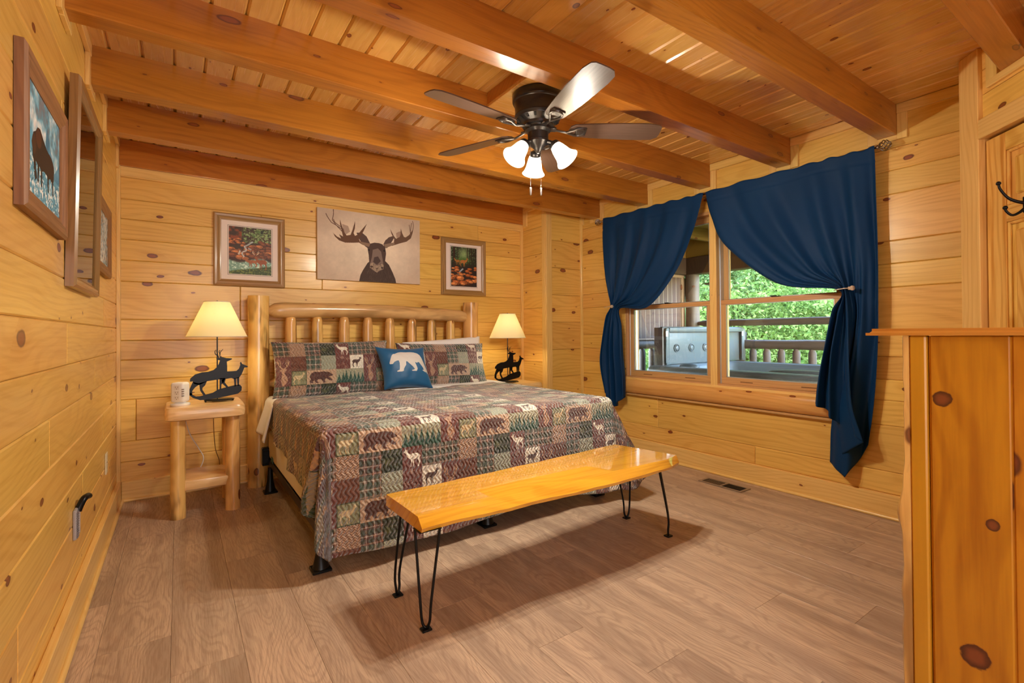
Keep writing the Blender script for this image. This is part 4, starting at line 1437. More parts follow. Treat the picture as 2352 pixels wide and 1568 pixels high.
def lamp(x, y, z0, s, label):
    t = empty('table_lamp', (x, y, z0), label, 'lamp', 'deer silhouette table lamps')
    # outline frame: picture column 388 is the rod, row 738 the table; metres per unit
    k = .00102 * s
    to3 = lambda a, b_, d: Vector((x + (a - 388) * k, y - .003 + d, z0 + .012 + (730 - b_) * k))
    bm = bmesh.new()
    for nm, poly in DEERL.items(): prism(bm, poly, to3, .005 + .0004 * len(nm))
    for pts in ([(405, 450), (402, 430), (408, 410), (421, 395)], [(396, 452), (388, 425), (384, 405), (390, 393)], [(392, 440), (376, 425), (375, 405), (382, 398)], [(405, 430), (398, 412), (404, 400)], [(405, 452), (413, 440)]):
        tube(bm, [to3(a, b_, .0025) for a, b_ in spline(pts, 8)], [.0032 - .0002 * i for i in range(8)], 6)
    from_bm('deer_silhouette', bm, black_m, t, None)['label'] = 'flat black buck and doe cut-out'
    bm = bmesh.new()
    lathe(bm, [(.070, .008), (.072, .010), (.072, .013), (.068, .015)], (x + .01, y, z0), 28)
    for v in bm.verts: v.co.x = x + .012 + (v.co.x - x - .01) * 1.25
    for a in (-.07, .09):
        for b_ in (-.035, .035):
            bmesh.ops.create_icosphere(bm, subdivisions=2, radius=.006, matrix=Matrix.Translation((x + a, y + b_, z0 + .006)))
    from_bm('base_plate', bm, black_m, t, None, True, 40)
    bm = bmesh.new(); tube(bm, [(x, y + .012, z0 + .012), (x, y + .012, z0 + .66)], .0042, 10)
    lathe(bm, [(.010, .66), (.012, .665), (.012, .675), (.004, .69)], (x, y + .012, z0), 12)
    from_bm('rod', bm, bronze, t, None, True, 50)
    zs0, zs1 = z0 + .442, z0 + .680
    bm = bmesh.new(); lathe(bm, [(.182, zs0), (.1800, zs0 + .004), (.0795, zs1 - .004), (.079, zs1)], (x, y + .012, 0), 48, cap=False)
    sh = from_bm('lamp_shade', bm, shade_m, t, None, True)
    so = sh.modifiers.new('thick', 'SOLIDIFY'); so.thickness = .0012
    for r_, zz in ((.182, zs0), (.079, zs1)):
        bm = bmesh.new(); tube(bm, [(x + r_ * math.cos(2 * PI * k_ / 40), y + .012 + r_ * math.sin(2 * PI * k_ / 40), zz) for k_ in range(40)], .0022, 6, closed=True)
        from_bm('shade_trim', bm, trim_cloth, sh, None, True)
    bm = bmesh.new()
    for k_ in range(3):
        a = 2 * PI * k_ / 3
        tube(bm, [(x, y + .012, z0 + .676), (x + .079 * math.cos(a), y + .012 + .079 * math.sin(a), zs1 - .002)], .0013, 6)
    from_bm('shade_spider', bm, bronze, t)
    bm = bmesh.new(); bmesh.ops.create_uvsphere(bm, u_segments=16, v_segments=10, radius=.028, matrix=Matrix.Translation((x, y + .012, z0 + .56)))
    from_bm('light_bulb', bm, bulb_m, t, None, True)
    l_ = light('lamp_light', 'POINT', (x, y + .012, z0 + .56), LAMP_W, (1, .84, .50), .035)
    return t


m_, nt_ = newmat('linen lamp shade'); b_ = NB(nt_)
tc_ = b_.n('ShaderNodeTexCoord')
df = b_.n('ShaderNodeBsdfDiffuse'); b_.put(df.inputs[0], (.92, .86, .72))
tr = b_.n('ShaderNodeBsdfTranslucent'); b_.put(tr.inputs[0], (.98, .93, .70))
mx = b_.n('ShaderNodeMixShader'); mx.inputs[0].default_value = .55
nt_.links.new(df.outputs[0], mx.inputs[1]); nt_.links.new(tr.outputs[0], mx.inputs[2])
b_.out(mx)
shade_m = m_
trim_cloth = plain('shade trim cloth', (.80, .74, .62), .8)
bulb_m = emit('lit warm bulb', (1, .82, .5, 1), 14)
lamp_a = lamp(.573, 3.895, .7005, 1.0, 'lit table lamp with buck and doe cut-out on the left bedside table')
lamp(3.055, 4.00, .6635, 1.0, 'lit deer cut-out table lamp in the far corner right of the bed')

# power tower and cords
t = empty('power_outlet_tower', (.362, 3.80, .70), 'white multi-socket power tower with USB ports on the left bedside table', 'power strip')
R_ = Matrix.Rotation(math.radians(-28), 4, 'Z')
bm = bmesh.new(); bbox(bm, (-.041, -.041, .022), (.041, .041, .150), .016, 4)
bm.transform(Matrix.Translation((.362, 3.80, .70)) @ R_)
from_bm('tower_body', bm, white_pl, t, None, True, 40)
bm = bmesh.new(); lathe(bm, [(.052, 0), (.055, .004), (.055, .012), (.050, .016), (.030, .018), (.030, .023)], (.362, 3.80, .70), 32)
from_bm('base', bm, white_pl, t, None, True, 40)


def on_tower(name, a0, a1, z0, z1, m, parent, face, proud=.0012):
    bm = bmesh.new()
    if face == 0: bbox(bm, (a0, -.041 - proud, z0), (a1, -.040, z1))
    else: bbox(bm, (.040, a0, z0), (.041 + proud, a1, z1)) if face == 1 else bbox(bm, (-.041 - proud, a0, z0), (-.040, a1, z1))
    bm.transform(Matrix.Translation((.362, 3.80, .70)) @ R_)
    return from_bm(name, bm, m, parent)


for face in (0, 2):
    for r in range(3):
        zc = .052 + r * .033
        s_ = on_tower('socket', -.017, .017, zc - .014, zc + .014, plain('socket white', (.78, .74, .68), .4), t, face, .0008)
        for dx in (-.007, .007): on_tower('slot', dx - .0013, dx + .0013, zc - .001, zc + .008, socket_m, s_, face, .0014)
        on_tower('slot', -.0025, .0025, zc - .010, zc - .005, socket_m, s_, face, .0014)
for r in range(4):
    bm = bmesh.new(); zc = .065 + r * .014
    bbox(bm, (.030, -.0425, zc - .003), (.040, -.030, zc + .003))
    bm.transform(Matrix.Translation((.362, 3.80, .70)) @ R_ @ Matrix.Translation((-.0, .0, 0)))
    from_bm('usb_port', bm, socket_m, t)
bm = bmesh.new()
tube(bm, spline([(.36, 4.115, .66), (.385, 4.13, .58), (.42, 4.13, .45), (.47, 4.12, .35), (.50, 4.13, .27), (.47, 4.14, .18), (.44, 4.15, .12)], 40), .0035, 8)
from_bm('cord', bm, cord_w, t, 'c', True)
bm = bmesh.new()
tube(bm, spline([(.545, 4.13, .70), (.56, 4.15, .60), (.565, 4.15, .45), (.575, 4.15, .32), (.60, 4.15, .22), (.585, 4.16, .10)], 40), .0028, 8)
from_bm('cord', bm, cord_b, lamp_a, 'c', True)

# ================================================================== DRESSER
dz = 1.156
d_ = empty('dresser', (2.4, .27, 0), 'tall honey pine dresser with live-edge front, cut off at the right of the photo', 'dresser')
_zc, _yc = (.05 + dz - .0205) / 2, (.298 + .458) / 2
cab_knots = wood('honey pine panel with knots', (.54, .225, .010), (.34, .105, .003), axis='Z', knots=1.1, rings=11, fine=40, var=.05, rough=.4, coat=.12, contrast=.85, knot_c=(.08, .02, .006),
                 spots=[(z_ - _zc, (y_ - _yc) * .9 - .006, r_) for y_, z_, r_ in ((.432, .962, .020), (.334, .648, .014), (.372, .292, .029))])
box('side_panel', (2.083, .005, .06), (2.10, .4605, dz - .022), cabinet_w, d_, .002)
for k, (y0, y1) in enumerate(((.298, .458), (.137, .2955), (-.03, .1345))):
    box('side_board', (2.080, y0, .05), (2.092, y1, dz - .0205), cab_knots if k == 0 else cabinet_w, d_, .0035)
stile_w = wood('honey pine stile', (.56, .25, .014), (.42, .16, .006), axis='Z', knots=.97, rings=26, fine=60, var=.03, contrast=.35)
box('corner_stile', (2.066, .462, 0), (2.11, .500, dz - .0205), stile_w, d_, .004)
box('corner_stile', (2.066, -.07, 0), (2.11, -.03, dz - .0205), stile_w, d_, .004)
# live-edge front post
bm = bmesh.new(); rows = []
for i in range(61):
    z_ = (dz - .0205) * i / 60
    w_ = .018 + .006 * mnoise.noise(Vector((z_ * 5, 3, 0))) + .004 * mnoise.noise(Vector((z_ * 16, 7, 0)))
    w_ += .014 * math.exp(-((z_ - .62) / .05) ** 2) + .008 * math.exp(-((z_ - .3) / .2) ** 2) - .006 * math.exp(-((z_ - .9) / .12) ** 2)
    rows.append([bm.verts.new(p) for p in ((2.064, .500, z_), (2.060, .500 + w_ * .75, z_), (2.070, .500 + w_, z_), (2.115, .500 + w_ * 1.05, z_), (2.14, .500, z_))])
for A, B in zip(rows, rows[1:]):
    for k in range(5): bm.faces.new((A[k], A[(k + 1) % 5], B[(k + 1) % 5], B[k]))
bm.faces.new(rows[0][::-1]); bm.faces.new(rows[-1])
bark = wood('live edge slab', (.72, .42, .12), (.30, .12, .02), axis='Z', knots=.55, rings=20, var=.02, rough=.3, coat=.5, stain=((.22, .09, .02), .7))
from_bm('live_edge_post', bm, bark, d_, 'c', True, 35)
bm = bmesh.new(); bbox(bm, (2.052, -.08, dz - .020), (2.80, .600, dz), 0)
es = [e for e in bm.edges if all(v.co.y > .59 or v.co.x < 2.06 for v in e.verts) and abs(e.verts[0].co.z - e.verts[1].co.z) < .001 and all(v.co.z > dz - .001 for v in e.verts)]
bmesh.ops.bevel(bm, geom=es, offset=.012, segments=3, affect='EDGES')
from_bm('dresser_top', bm, cabinet_top, d_, 'c')
box('carcass', (2.11, -.06, .05), (2.75, .455, dz - .022), cabinet_w, d_)
box('live_edge_post', (2.71, .455, 0), (2.75, .515, dz - .022), bark, d_, .01)
for k in range(5):
    z0 = .08 + k * .208
    dr_ = box('drawer', (2.145, .455, z0), (2.705, .478, z0 + .196), cabinet_top, d_, .004)
    for xx in (2.28, 2.57):
        bm = bmesh.new(); tube(bm, [(xx, .478, z0 + .098), (xx, .490, z0 + .098), (xx, .505, z0 + .098)], [.008, .007, .015], 12)
        from_bm('knob', bm, log_z, dr_, 'c', True, 50)

# ================================================================== PICTURES
def picture(name, rot, u0, u1, z0, z1, depth, fw, fmat, fmat_z, content, label, group=None, mat_in=None, glass=False, lean=0.0, face_in=.4):
    """framed picture on a wall; u runs along the wall (x on the headboard wall, y on the left wall)"""
    if rot == 'back': T = lambda a, z_, d: Vector((a, YB - .001 - d, z_))
    else: T = lambda a, z_, d: Vector((.001 + d + lean * (z_ - z0), a, z_))
    o = empty(name, T((u0 + u1) / 2, (z0 + z1) / 2, 0), label, 'picture', group)

    def fbar(nm, a, b_, c, d, m):
        # mitred bar with an inward-stepping profile; a,b outer ends, c,d inner ends
        bm = bmesh.new()
        prof_ = [(0, 0), (0, depth * .75), (.16, depth), (.45, depth * .86), (.6, depth * .92), (.82, depth * .62), (1, depth * .50), (1, 0)]
        A, B = [], []
        for s, h in prof_:
            A.append(bm.verts.new(T(a[0] + (c[0] - a[0]) * s, a[1] + (c[1] - a[1]) * s, h)))
            B.append(bm.verts.new(T(b_[0] + (d[0] - b_[0]) * s, b_[1] + (d[1] - b_[1]) * s, h)))
        n = len(prof_)
        for k in range(n): bm.faces.new((A[k], A[(k + 1) % n], B[(k + 1) % n], B[k]))
        bm.faces.new(A); bm.faces.new(B[::-1])
        return from_bm(nm, bm, m, o, 'c')
    fbar('frame_bar', (u0, z1), (u1, z1), (u0 + fw, z1 - fw), (u1 - fw, z1 - fw), fmat)
    fbar('frame_bar', (u0, z0), (u1, z0), (u0 + fw, z0 + fw), (u1 - fw, z0 + fw), fmat)
    fbar('frame_bar', (u0, z0), (u0, z1), (u0 + fw, z0 + fw), (u0 + fw, z1 - fw), fmat_z)
    fbar('frame_bar', (u1, z0), (u1, z1), (u1 - fw, z0 + fw), (u1 - fw, z1 - fw), fmat_z)

    def sheet(nm, a0, a1, b0, b1, d, m, parent):
        vs = [T(a0, b0, d), T(a1, b0, d), T(a1, b1, d), T(a0, b1, d)]
        vs += [T(a0, b0, d - .002), T(a1, b0, d - .002), T(a1, b1, d - .002), T(a0, b1, d - .002)]
        uv = [(0, 0), (1, 0), (1, 1), (0, 1)] * 2
        if rot == 'left': uv = [(1 - u, v) for u, v in uv] if 0 else uv
        return from_py(nm, vs, [(0, 1, 2, 3), (7, 6, 5, 4), (0, 4, 5, 1), (1, 5, 6, 2), (2, 6, 7, 3), (3, 7, 4, 0)], m, parent, None, False, uv)
    dd = depth * face_in
    if mat_in:
        mm = sheet('mat_board', u0 + fw * .9, u1 - fw * .9, z0 + fw * .9, z1 - fw * .9, dd, mat_in[0], o)
        a, b_, c, d = mat_in[1]
        W, H = u1 - u0, z1 - z0
        ln = mat_in[2]
        sheet('mat_line', u0 + W * a - .008, u0 + W * b_ + .008, z0 + H * c - .008, z0 + H * d + .008, dd + .0008, ln, mm)
        sheet('mat_bevel', u0 + W * a - .0055, u0 + W * b_ + .0055, z0 + H * c - .0055, z0 + H * d + .0055, dd + .0012, mat_in[0], mm)
        sheet('print', u0 + W * a, u0 + W * b_, z0 + H * c, z0 + H * d, dd + .0018, content, o)
    else:
        sheet('print', u0 + fw * .9, u1 - fw * .9, z0 + fw * .9, z1 - fw * .9, dd, content, o)
    if glass: sheet('glass', u0 + fw * .8, u1 - fw * .8, z0 + fw * .8, z1 - fw * .8, dd + .006, pic_glass, o)
    return o


def lerp3(im, m, col): return im * (1 - m[..., None]) + np.array(col) * m[..., None]


def rocks(im, y0, y1, n, seed, r0=14, r1=34, cols=((.42, .24, .15), (.62, .38, .22), (.26, .13, .10))):
    r = np.random.RandomState(seed); h, w = im.shape[:2]
    for k in range(n):
        yy = y0 + (y1 - y0) * (k / n) + r.uniform(-6, 6); xx = r.uniform(0, w); rx_ = r.uniform(r0, r1) * (.6 + .7 * k / n); ry_ = rx_ * r.uniform(.45, .75)
        c = cols[r.randint(2)]
        ell(im, xx, yy, rx_, ry_, cols[2]); ell(im, xx - 1, yy - ry_ * .18, rx_ * .88, ry_ * .74, c); ell(im, xx - rx_ * .2, yy - ry_ * .38, rx_ * .5, ry_ * .33, tuple(min(1, q * 1.45) for q in c), .8)


# stream with two deer
h_, w_ = 340, 270
im = np.zeros((h_, w_, 3)); n1 = fbm(h_, w_, 26, 1); n2 = fbm(h_, w_, 8, 2, 3); yy_, xx_ = np.mgrid[0:h_, 0:w_]
im[:] = (.24, .17, .12)
im = lerp3(im, np.clip((n1 - .42) * 4, 0, 1) * (yy_ < 110) * (xx_ > 70), (.33, .45, .24))
im = lerp3(im, np.clip((n2 - .45) * 5, 0, 1) * (yy_ < 110) * (xx_ > 90), (.52, .62, .40))
im = lerp3(im, np.clip((n1 - .35) * 4, 0, 1) * (yy_ < 90) * (xx_ < 80), (.55, .27, .14))
im = lerp3(im, np.clip((n1 - .55) * 6, 0, 1) * (xx_ > 200) * (yy_ < 130), (.10, .14, .10))
rocks(im, 95, 225, 70, 11, 16, 36)
for p in ([(150, 100), (120, 125), (95, 140)], [(95, 140), (110, 165), (80, 185), (95, 215)], [(120, 150), (140, 160)], [(70, 170), (60, 200)]):
    stroke(im, spline(p, 8), [10, 12, 9, 12, 8, 11, 9, 12], (.78, .84, .86), .75)
m = np.clip((yy_ - 232 - 16 * np.sin(xx_ / 40)) / 12, 0, 1)
im = lerp3(im, m, (.50, .66, .60)); im = lerp3(im, m * np.clip((n2 - .5) * 4, 0, 1), (.80, .88, .84))
m = np.clip((yy_ - 300 + (xx_ - 120) * .18 + 10 * n1) / 10, 0, 1); im = lerp3(im, m, (.22, .30, .14)); im = lerp3(im, m * np.clip((n2 - .5) * 6, 0, 1), (.46, .50, .24))
fill(im, at(DEER, 80, 212, 108, 76, True), (.62, .36, .22)); fill(im, at(DEER, 150, 196, 100, 110, True), (.58, .31, .17))
antlers(im, 138, 160, 60, 90, (.88, .78, .64), 3.5)
im *= (.86 + .28 * n2)[..., None]
pic1 = image_mat('stream print', make_image('stream_print', im), .5)
# two deer in the woods above a rocky stream
h_, w_ = 360, 240
im = np.zeros((h_, w_, 3)); n1 = fbm(h_, w_, 30, 21); n2 = fbm(h_, w_, 8, 22, 3); yy_, xx_ = np.mgrid[0:h_, 0:w_]
im[:] = (.13, .16, .12)
im = lerp3(im, np.exp(-(((xx_ - 118) / 48) ** 2 + ((yy_ - 65) / 60) ** 2)), (.60, .72, .50))
im = lerp3(im, np.clip((n2 - .52) * 5, 0, 1) * (yy_ < 150), (.44, .54, .36))
for x_, w2_ in ((28, 17), (150, 7), (172, 6), (190, 9), (208, 6), (228, 8), (60, 5)): stroke(im, [(x_, 0), (x_ + 3, 180)], w2_, (.20, .11, .08))
im = lerp3(im, np.exp(-(((xx_ - 110) / 60) ** 2 + ((yy_ - 120) / 26) ** 2)) * .9, (.28, .46, .18))
fill(im, at(DEER, 76, 88, 92, 96), (.70, .45, .22)); fill(im, at(DEER, 20, 98, 66, 70, True), (.64, .42, .20))
m = np.clip((yy_ - 172) / 12, 0, 1); im = lerp3(im, m, (.16, .12, .12))
stroke(im, spline([(110, 196), (80, 225), (62, 260), (90, 310), (120, 350)], 12), 22, (.16, .24, .30))
stroke(im, spline([(112, 196), (84, 222), (64, 250)], 8), 12, (.80, .84, .88), .8)
rocks(im, 190, 345, 36, 31, 20, 40, ((.60, .33, .16), (.74, .46, .26), (.24, .12, .09)))
im *= (.84 + .30 * n2)[..., None]
pic2 = image_mat('woods print', make_image('woods_print', im), .5)
# bison in blue and white paint
h_, w_ = 300, 400
im = np.zeros((h_, w_, 3)); n1 = fbm(h_, w_, 60, 41); n2 = fbm(h_, w_, 12, 42, 4); n3 = fbm(h_, w_, 5, 43, 2); yy_, xx_ = np.mgrid[0:h_, 0:w_]
im[:] = (.34, .66, .80)
im = lerp3(im, np.clip((n1 - .36) * 4, 0, 1), (.93, .95, .97)); im = lerp3(im, np.clip((.42 - n1) * 6, 0, 1) * (yy_ < 130), (.48, .50, .54))
m = np.clip((yy_ - 175 + 20 * n1) / 30, 0, 1); im = lerp3(im, m, (.36, .68, .82)); im = lerp3(im, m * np.clip((n2 - .47) * 7, 0, 1), (.92, .95, .96)); im = lerp3(im, m * np.clip((n3 - .6) * 7, 0, 1), (.12, .34, .46))
fill(im, [(230, 60), (330, 170), (400, 120), (400, 190), (200, 190)], (.14, .45, .62), .7)
BIS = [(40 + x_ * .82, 55 + y_ * .80) for x_, y_ in [(30, 130), (52, 92), (80, 80), (105, 58), (140, 52), (180, 72), (230, 92), (290, 100), (330, 112), (345, 140), (340, 175), (330, 185), (334, 235), (322, 236), (312, 190), (280, 182), (262, 190), (262, 240), (248, 240), (240, 185), (190, 182), (165, 190), (168, 245), (152, 245), (146, 190), (128, 182), (118, 245), (104, 240), (106, 185), (84, 178), (62, 190), (44, 175), (40, 150)]]
fill(im, BIS, (.10, .07, .07)); stroke(im, [(95, 190), (100, 225), (112, 245)], 22, (.12, .08, .08)); ell(im, 250, 165, 75, 34, (.12, .08, .08)); ell(im, 90, 158, 21, 27, (.30, .19, .12), .8); ell(im, 138, 128, 30, 26, (.42, .24, .13), .7)
im *= (.86 + .28 * n2)[..., None]
pic3 = image_mat('bison print', make_image('bison_painting', im), .5)
# small painting, pale with ochre and blue
im = np.zeros((300, 400, 3)); n1 = fbm(300, 400, 50, 61); n2 = fbm(300, 400, 14, 62, 4); im[:] = (.70, .76, .80)
im = lerp3(im, np.clip((n1 - .45) * 5, 0, 1), (.28, .55, .70)); im = lerp3(im, np.clip((n2 - .52) * 6, 0, 1), (.90, .90, .88)); im = lerp3(im, np.clip((.40 - n2) * 8, 0, 1), (.26, .24, .24)); im = lerp3(im, np.clip((n1 - .62) * 8, 0, 1), (.72, .48, .26))
pic4 = image_mat('snow scene print', make_image('winter_painting', im), .5)
# pale print behind glass
im = np.zeros((400, 320, 3)); n1 = fbm(400, 320, 60, 71); n2 = fbm(400, 320, 16, 72, 3); im[:] = (.66, .56, .48)
im = lerp3(im, np.clip((n1 - .4) * 3, 0, 1), (.74, .68, .62)); im = lerp3(im, np.clip((n2 - .6) * 5, 0, 1), (.46, .40, .38))
pic5 = image_mat('pale print', make_image('pale_print', im), .6)
# moose canvas
MS = 2.0
mw, mh = 640, 412
im = np.zeros((mh, mw, 3)); im[:] = (.91, .85, .765); n1 = fbm(mh, mw, 90, 81); n2 = fbm(mh, mw, 14, 82, 4)
im *= (.90 + .16 * n1 + .06 * n2)[..., None]
yy_, xx_ = np.mgrid[0:mh, 0:mw]
vg = np.clip(((xx_ / mw - .5) ** 2 + (yy_ / mh - .5) ** 2) * 1.1, 0, .35); im = lerp3(im, vg, (.55, .44, .38))


def mp(pts):
    o_ = []
    for x_, y_ in pts:
        u_ = (x_ - 1190) / 1085.0
        yt = 75 + u_ * 132; yb_ = 838 + u_ * 47
        o_.append((u_ * mw, (y_ - yt) / (yb_ - yt) * mh))
    return o_


DK, MD, LT = (.27, .21, .19), (.36, .28, .25), (.66, .58, .50)
fill(im, mp([(1600, 860), (1615, 790), (1640, 740), (1690, 660), (1720, 640), (1880, 640), (1920, 680), (1960, 760), (1990, 830), (2000, 880)]), DK)
fill(im, mp([(1720, 460), (1680, 380), (1640, 345), (1600, 340), (1575, 340), (1590, 380), (1610, 420), (1660, 480), (1700, 510)]), MD)
fill(im, mp([(1860, 460), (1880, 420), (1920, 385), (1970, 370), (1975, 395), (1955, 430), (1900, 500), (1870, 500)]), MD)
fill(im, mp([(1720, 455), (1760, 445), (1810, 448), (1850, 462), (1880, 500), (1888, 560), (1880, 620), (1872, 690), (1862, 730), (1820, 750), (1790, 768), (1750, 745), (1712, 715), (1706, 650), (1702, 580), (1695, 540), (1690, 500)]), (.31, .24, .22))
fill(im, mp([(1745, 520), (1800, 505), (1835, 540), (1850, 620), (1862, 690), (1860, 725), (1815, 745), (1788, 765), (1755, 742), (1712, 712), (1718, 660), (1735, 600)]), (.50, .43, .40))
fill(im, mp([(1760, 600), (1800, 590), (1830, 640), (1790, 680), (1748, 650)]), (.30, .24, .23))
fill(im, mp([(1715, 668), (1745, 655), (1790, 690), (1840, 670), (1862, 680), (1858, 720), (1820, 738), (1788, 762), (1755, 740), (1720, 715)]), LT)
ell(im, *mp([(1733, 700)])[0], 9, 6, DK); ell(im, *mp([(1845, 712)])[0], 8, 6, DK); stroke(im, mp([(1775, 712), (1787, 722), (1800, 714)]), 4, DK); stroke(im, mp([(1787, 722), (1787, 745)]), 3, DK)
ell(im, *mp([(1703, 522)])[0], 6, 5, (.12, .09, .09)); ell(im, *mp([(1868, 530)])[0], 6, 5, (.12, .09, .09))
AL = [(1700, 480), (1640, 470), (1600, 445), (1540, 448), (1460, 448), (1400, 425), (1360, 385), (1335, 330), (1345, 350), (1380, 385), (1420, 405), (1400, 360), (1440, 385), (1430, 340), (1410, 250), (1410, 200), (1425, 260), (1450, 330), (1475, 372), (1515, 365), (1535, 310), (1562, 215), (1560, 290), (1545, 345), (1560, 375), (1590, 360), (1620, 320), (1683, 245), (1650, 320), (1620, 375), (1600, 410), (1610, 430), (1720, 462)]
fill(im, mp(AL), (.40, .28, .20)); fill(im, mp([(1600, 432), (1720, 455), (1705, 490), (1640, 470)]), (.56, .46, .38))
for st_ in ([(1345, 90), (1345, 150), (1335, 210)], [(1272, 140), (1290, 180), (1325, 235)], [(1335, 210), (1370, 260), (1430, 330)], [(1325, 235), (1380, 270), (1420, 300)], [(1345, 200), (1365, 240), (1440, 300), (1450, 350)]):
    stroke(im, spline(mp(st_), 8), 4.5, (.44, .33, .28))
fill(im, mp([(1430, 250), (1490, 270), (1510, 330), (1470, 360), (1445, 320)]), (.60, .50, .44), .7)
AR = [(1870, 480), (1960, 475), (2040, 450), (2120, 430), (2170, 395), (2190, 340), (2200, 290), (2180, 320), (2150, 360), (2110, 385), (2090, 380), (2070, 340), (2055, 290), (2050, 340), (2040, 380), (2000, 400), (1975, 370), (1935, 295), (1950, 350), (1980, 405), (1975, 440), (1860, 462)]
fill(im, mp(AR), (.42, .31, .24)); fill(im, mp([(1862, 462), (1980, 440), (1985, 462), (1885, 500)]), (.56, .47, .40))
for st_ in ([(2190, 210), (2200, 260), (2190, 320)], [(2150, 250), (2160, 300), (2165, 370)], [(2180, 230), (2170, 290), (2165, 340)]):
    stroke(im, spline(mp(st_), 8), 4.0, (.46, .36, .31))
fill(im, mp([(2000, 340), (2045, 320), (2060, 350), (2040, 385), (2005, 390)]), (.60, .48, .42), .7)
r_ = np.random.RandomState(5)
for k in range(260):
    cx, cy = r_.uniform(1640, 1960), r_.uniform(660, 870)
    if abs(cx - 1800) < 60 + (cy - 640) * .55: stroke(im, mp([(cx, cy), (cx + (cx - 1800) * .06, cy + 26)]), 1.6, (.40, .33, .31) if r_.rand() < .5 else (.20, .15, .14), .5)
moose_m = image_mat('moose canvas', make_image('moose_canvas', im), .75)

mat_b = plain('white mat board', (.80, .70, .66), .8, nvar=.97)
line_b = plain('dark mat line', (.04, .08, .09), .7)
picture('framed_picture', 'back', .572, 1.070, 1.532, 2.092, .022, .052, frame_w, frame_wz, pic1, 'framed print of two deer wading below a rocky waterfall, over the left lamp', 'framed deer prints on the headboard wall', (mat_b, (.205, .80, .17, .83), line_b))
picture('framed_picture', 'back', 2.482, 2.990, 1.538, 2.105, .022, .052, frame_w, frame_wz, pic2, 'framed print of deer in dark woods above brown boulders, over the right headboard post', 'framed deer prints on the headboard wall', (mat_b, (.21, .79, .155, .855), line_b))
picture('framed_picture', 'left', 1.766, 2.342, 1.495, 1.935, .026, .062, barn_wy, barn_wz, pic3, 'brown wooden framed bison painting, nearest the camera on the left wall', 'wooden framed paintings on the left wall')
picture('framed_picture', 'left', 3.155, 3.730, 1.488, 1.892, .026, .062, barn_wy, barn_wz, pic4, 'small brown framed winter painting, nearest the corner on the left wall', 'wooden framed paintings on the left wall')
dark_frame = wood('walnut brown frame', (.30, .15, .05), (.15, .07, .02), axis='Y', knots=.99, rings=60, var=.05, rough=.3)
dark_framez = wood('walnut brown frame upright', (.30, .15, .05), (.15, .07, .02), knots=.99, rings=60, axis='Z', var=.05, rough=.3)
picture('framed_picture', 'left', 2.45, 3.10, 1.340, 2.150, .034, .050, dark_frame, dark_framez, pic5, 'large dark framed print under reflecting glass, between the two paintings on the left wall', None, (mat_b, (.13, .87, .13, .87), line_b), True, .018)
# moose canvas, unframed
mc = empty('canvas_print', (1.785, YB, 1.925), 'unframed sepia moose canvas above the headboard', 'picture')
x0, x1, z0, z1 = 1.320, 2.250, 1.622, 2.230
vs = [(x0, YB - .026, z0), (x1, YB - .026, z0), (x1, YB - .026, z1), (x0, YB - .026, z1), (x0, YB - .001, z0), (x1, YB - .001, z0), (x1, YB - .001, z1), (x0, YB - .001, z1)]
from_py('canvas', vs, [(0, 1, 2, 3), (0, 4, 5, 1), (1, 5, 6, 2), (2, 6, 7, 3), (3, 7, 4, 0), (7, 6, 5, 4)], moose_m, mc, None, False, [(0, 0), (1, 0), (1, 1), (0, 1), (0, 0), (1, 0), (1, 1), (0, 1)])

# ================================================================== WALL PLATES, FLOOR VENT
o = empty('wall_outlet', (0, 3.70, .40), 'narrow cream outlet plate on the left wall near the corner', 'outlet')
box('plate', (.0005, 3.663, .345), (.007, 3.737, .468), plain('cream plate', (.80, .72, .50), .4), o, .002)
for zz in (.375, .425): box('socket', (.007, 3.683, zz), (.009, 3.717, zz + .026), plain('cream socket', (.70, .62, .42), .4), o, .001)
box('screw', (.007, 3.697, .409), (.0085, 3.703, .414), bronze, o, 0)
rib_m = plain('grey ribbed plastic', (.42, .40, .42), .5)
o = empty('wall_outlet', (0, 2.68, .40), 'grey ribbed outlet strip with a bent black plug, low on the left wall', 'outlet')
box('plate', (.0005, 2.625, .325), (.012, 2.715, .445), rib_m, o, .003)
for k in range(11): box('rib', (.012, 2.628, .331 + k * .0098), (.0165, 2.665, .336 + k * .0098), plain('grey rib', (.22, .2, .22), .5), o, .001)
box('label_face', (.012, 2.667, .332), (.0135, 2.711, .43), plain('pale label', (.62, .60, .66), .4), o, .001)
bm = bmesh.new(); tube(bm, spline([(.010, 2.675, .428), (.018, 2.685, .452), (.026, 2.70, .470), (.034, 2.735, .472), (.036, 2.755, .465)], 16), [.013] * 10 + [.012] * 6, 12)
from_bm('plug', bm, black_m, o, None, True, 50)
o = empty('wall_outlet', (.70, YB, .40), 'dark outlet with a black plug behind the left bedside table', 'outlet')
box('plate', (.665, YB - .008, .34), (.735, YB - .0005, .455), bronze, o, .002)
bm = bmesh.new(); bbox(bm, (.632, YB - .05, .30), (.652, YB - .012, .44), .006, 2); bbox(bm, (.640, YB - .03, .32), (.70, YB - .008, .345), .004)
from_bm('plug', bm, black_m, o)
v = empty('floor_vent', (3.73, 2.118, 0), 'brown louvred floor register near the window wall', 'vent')
bm = bmesh.new()
for lo, hi in (((3.663, 1.945, .0005), (3.680, 2.292, .006)), ((3.778, 1.945, .0005), (3.795, 2.292, .006)), ((3.680, 1.945, .0005), (3.778, 1.965, .006)), ((3.680, 2.272, .0005), (3.778, 2.292, .006)), ((3.680, 2.108, .0005), (3.778, 2.124, .006))): bbox(bm, lo, hi, .001)
from_bm('vent_frame', bm, vent_m, v)
box('vent_well', (3.680, 1.965, .0003), (3.778, 2.272, .0012), vent_d, v, 0)
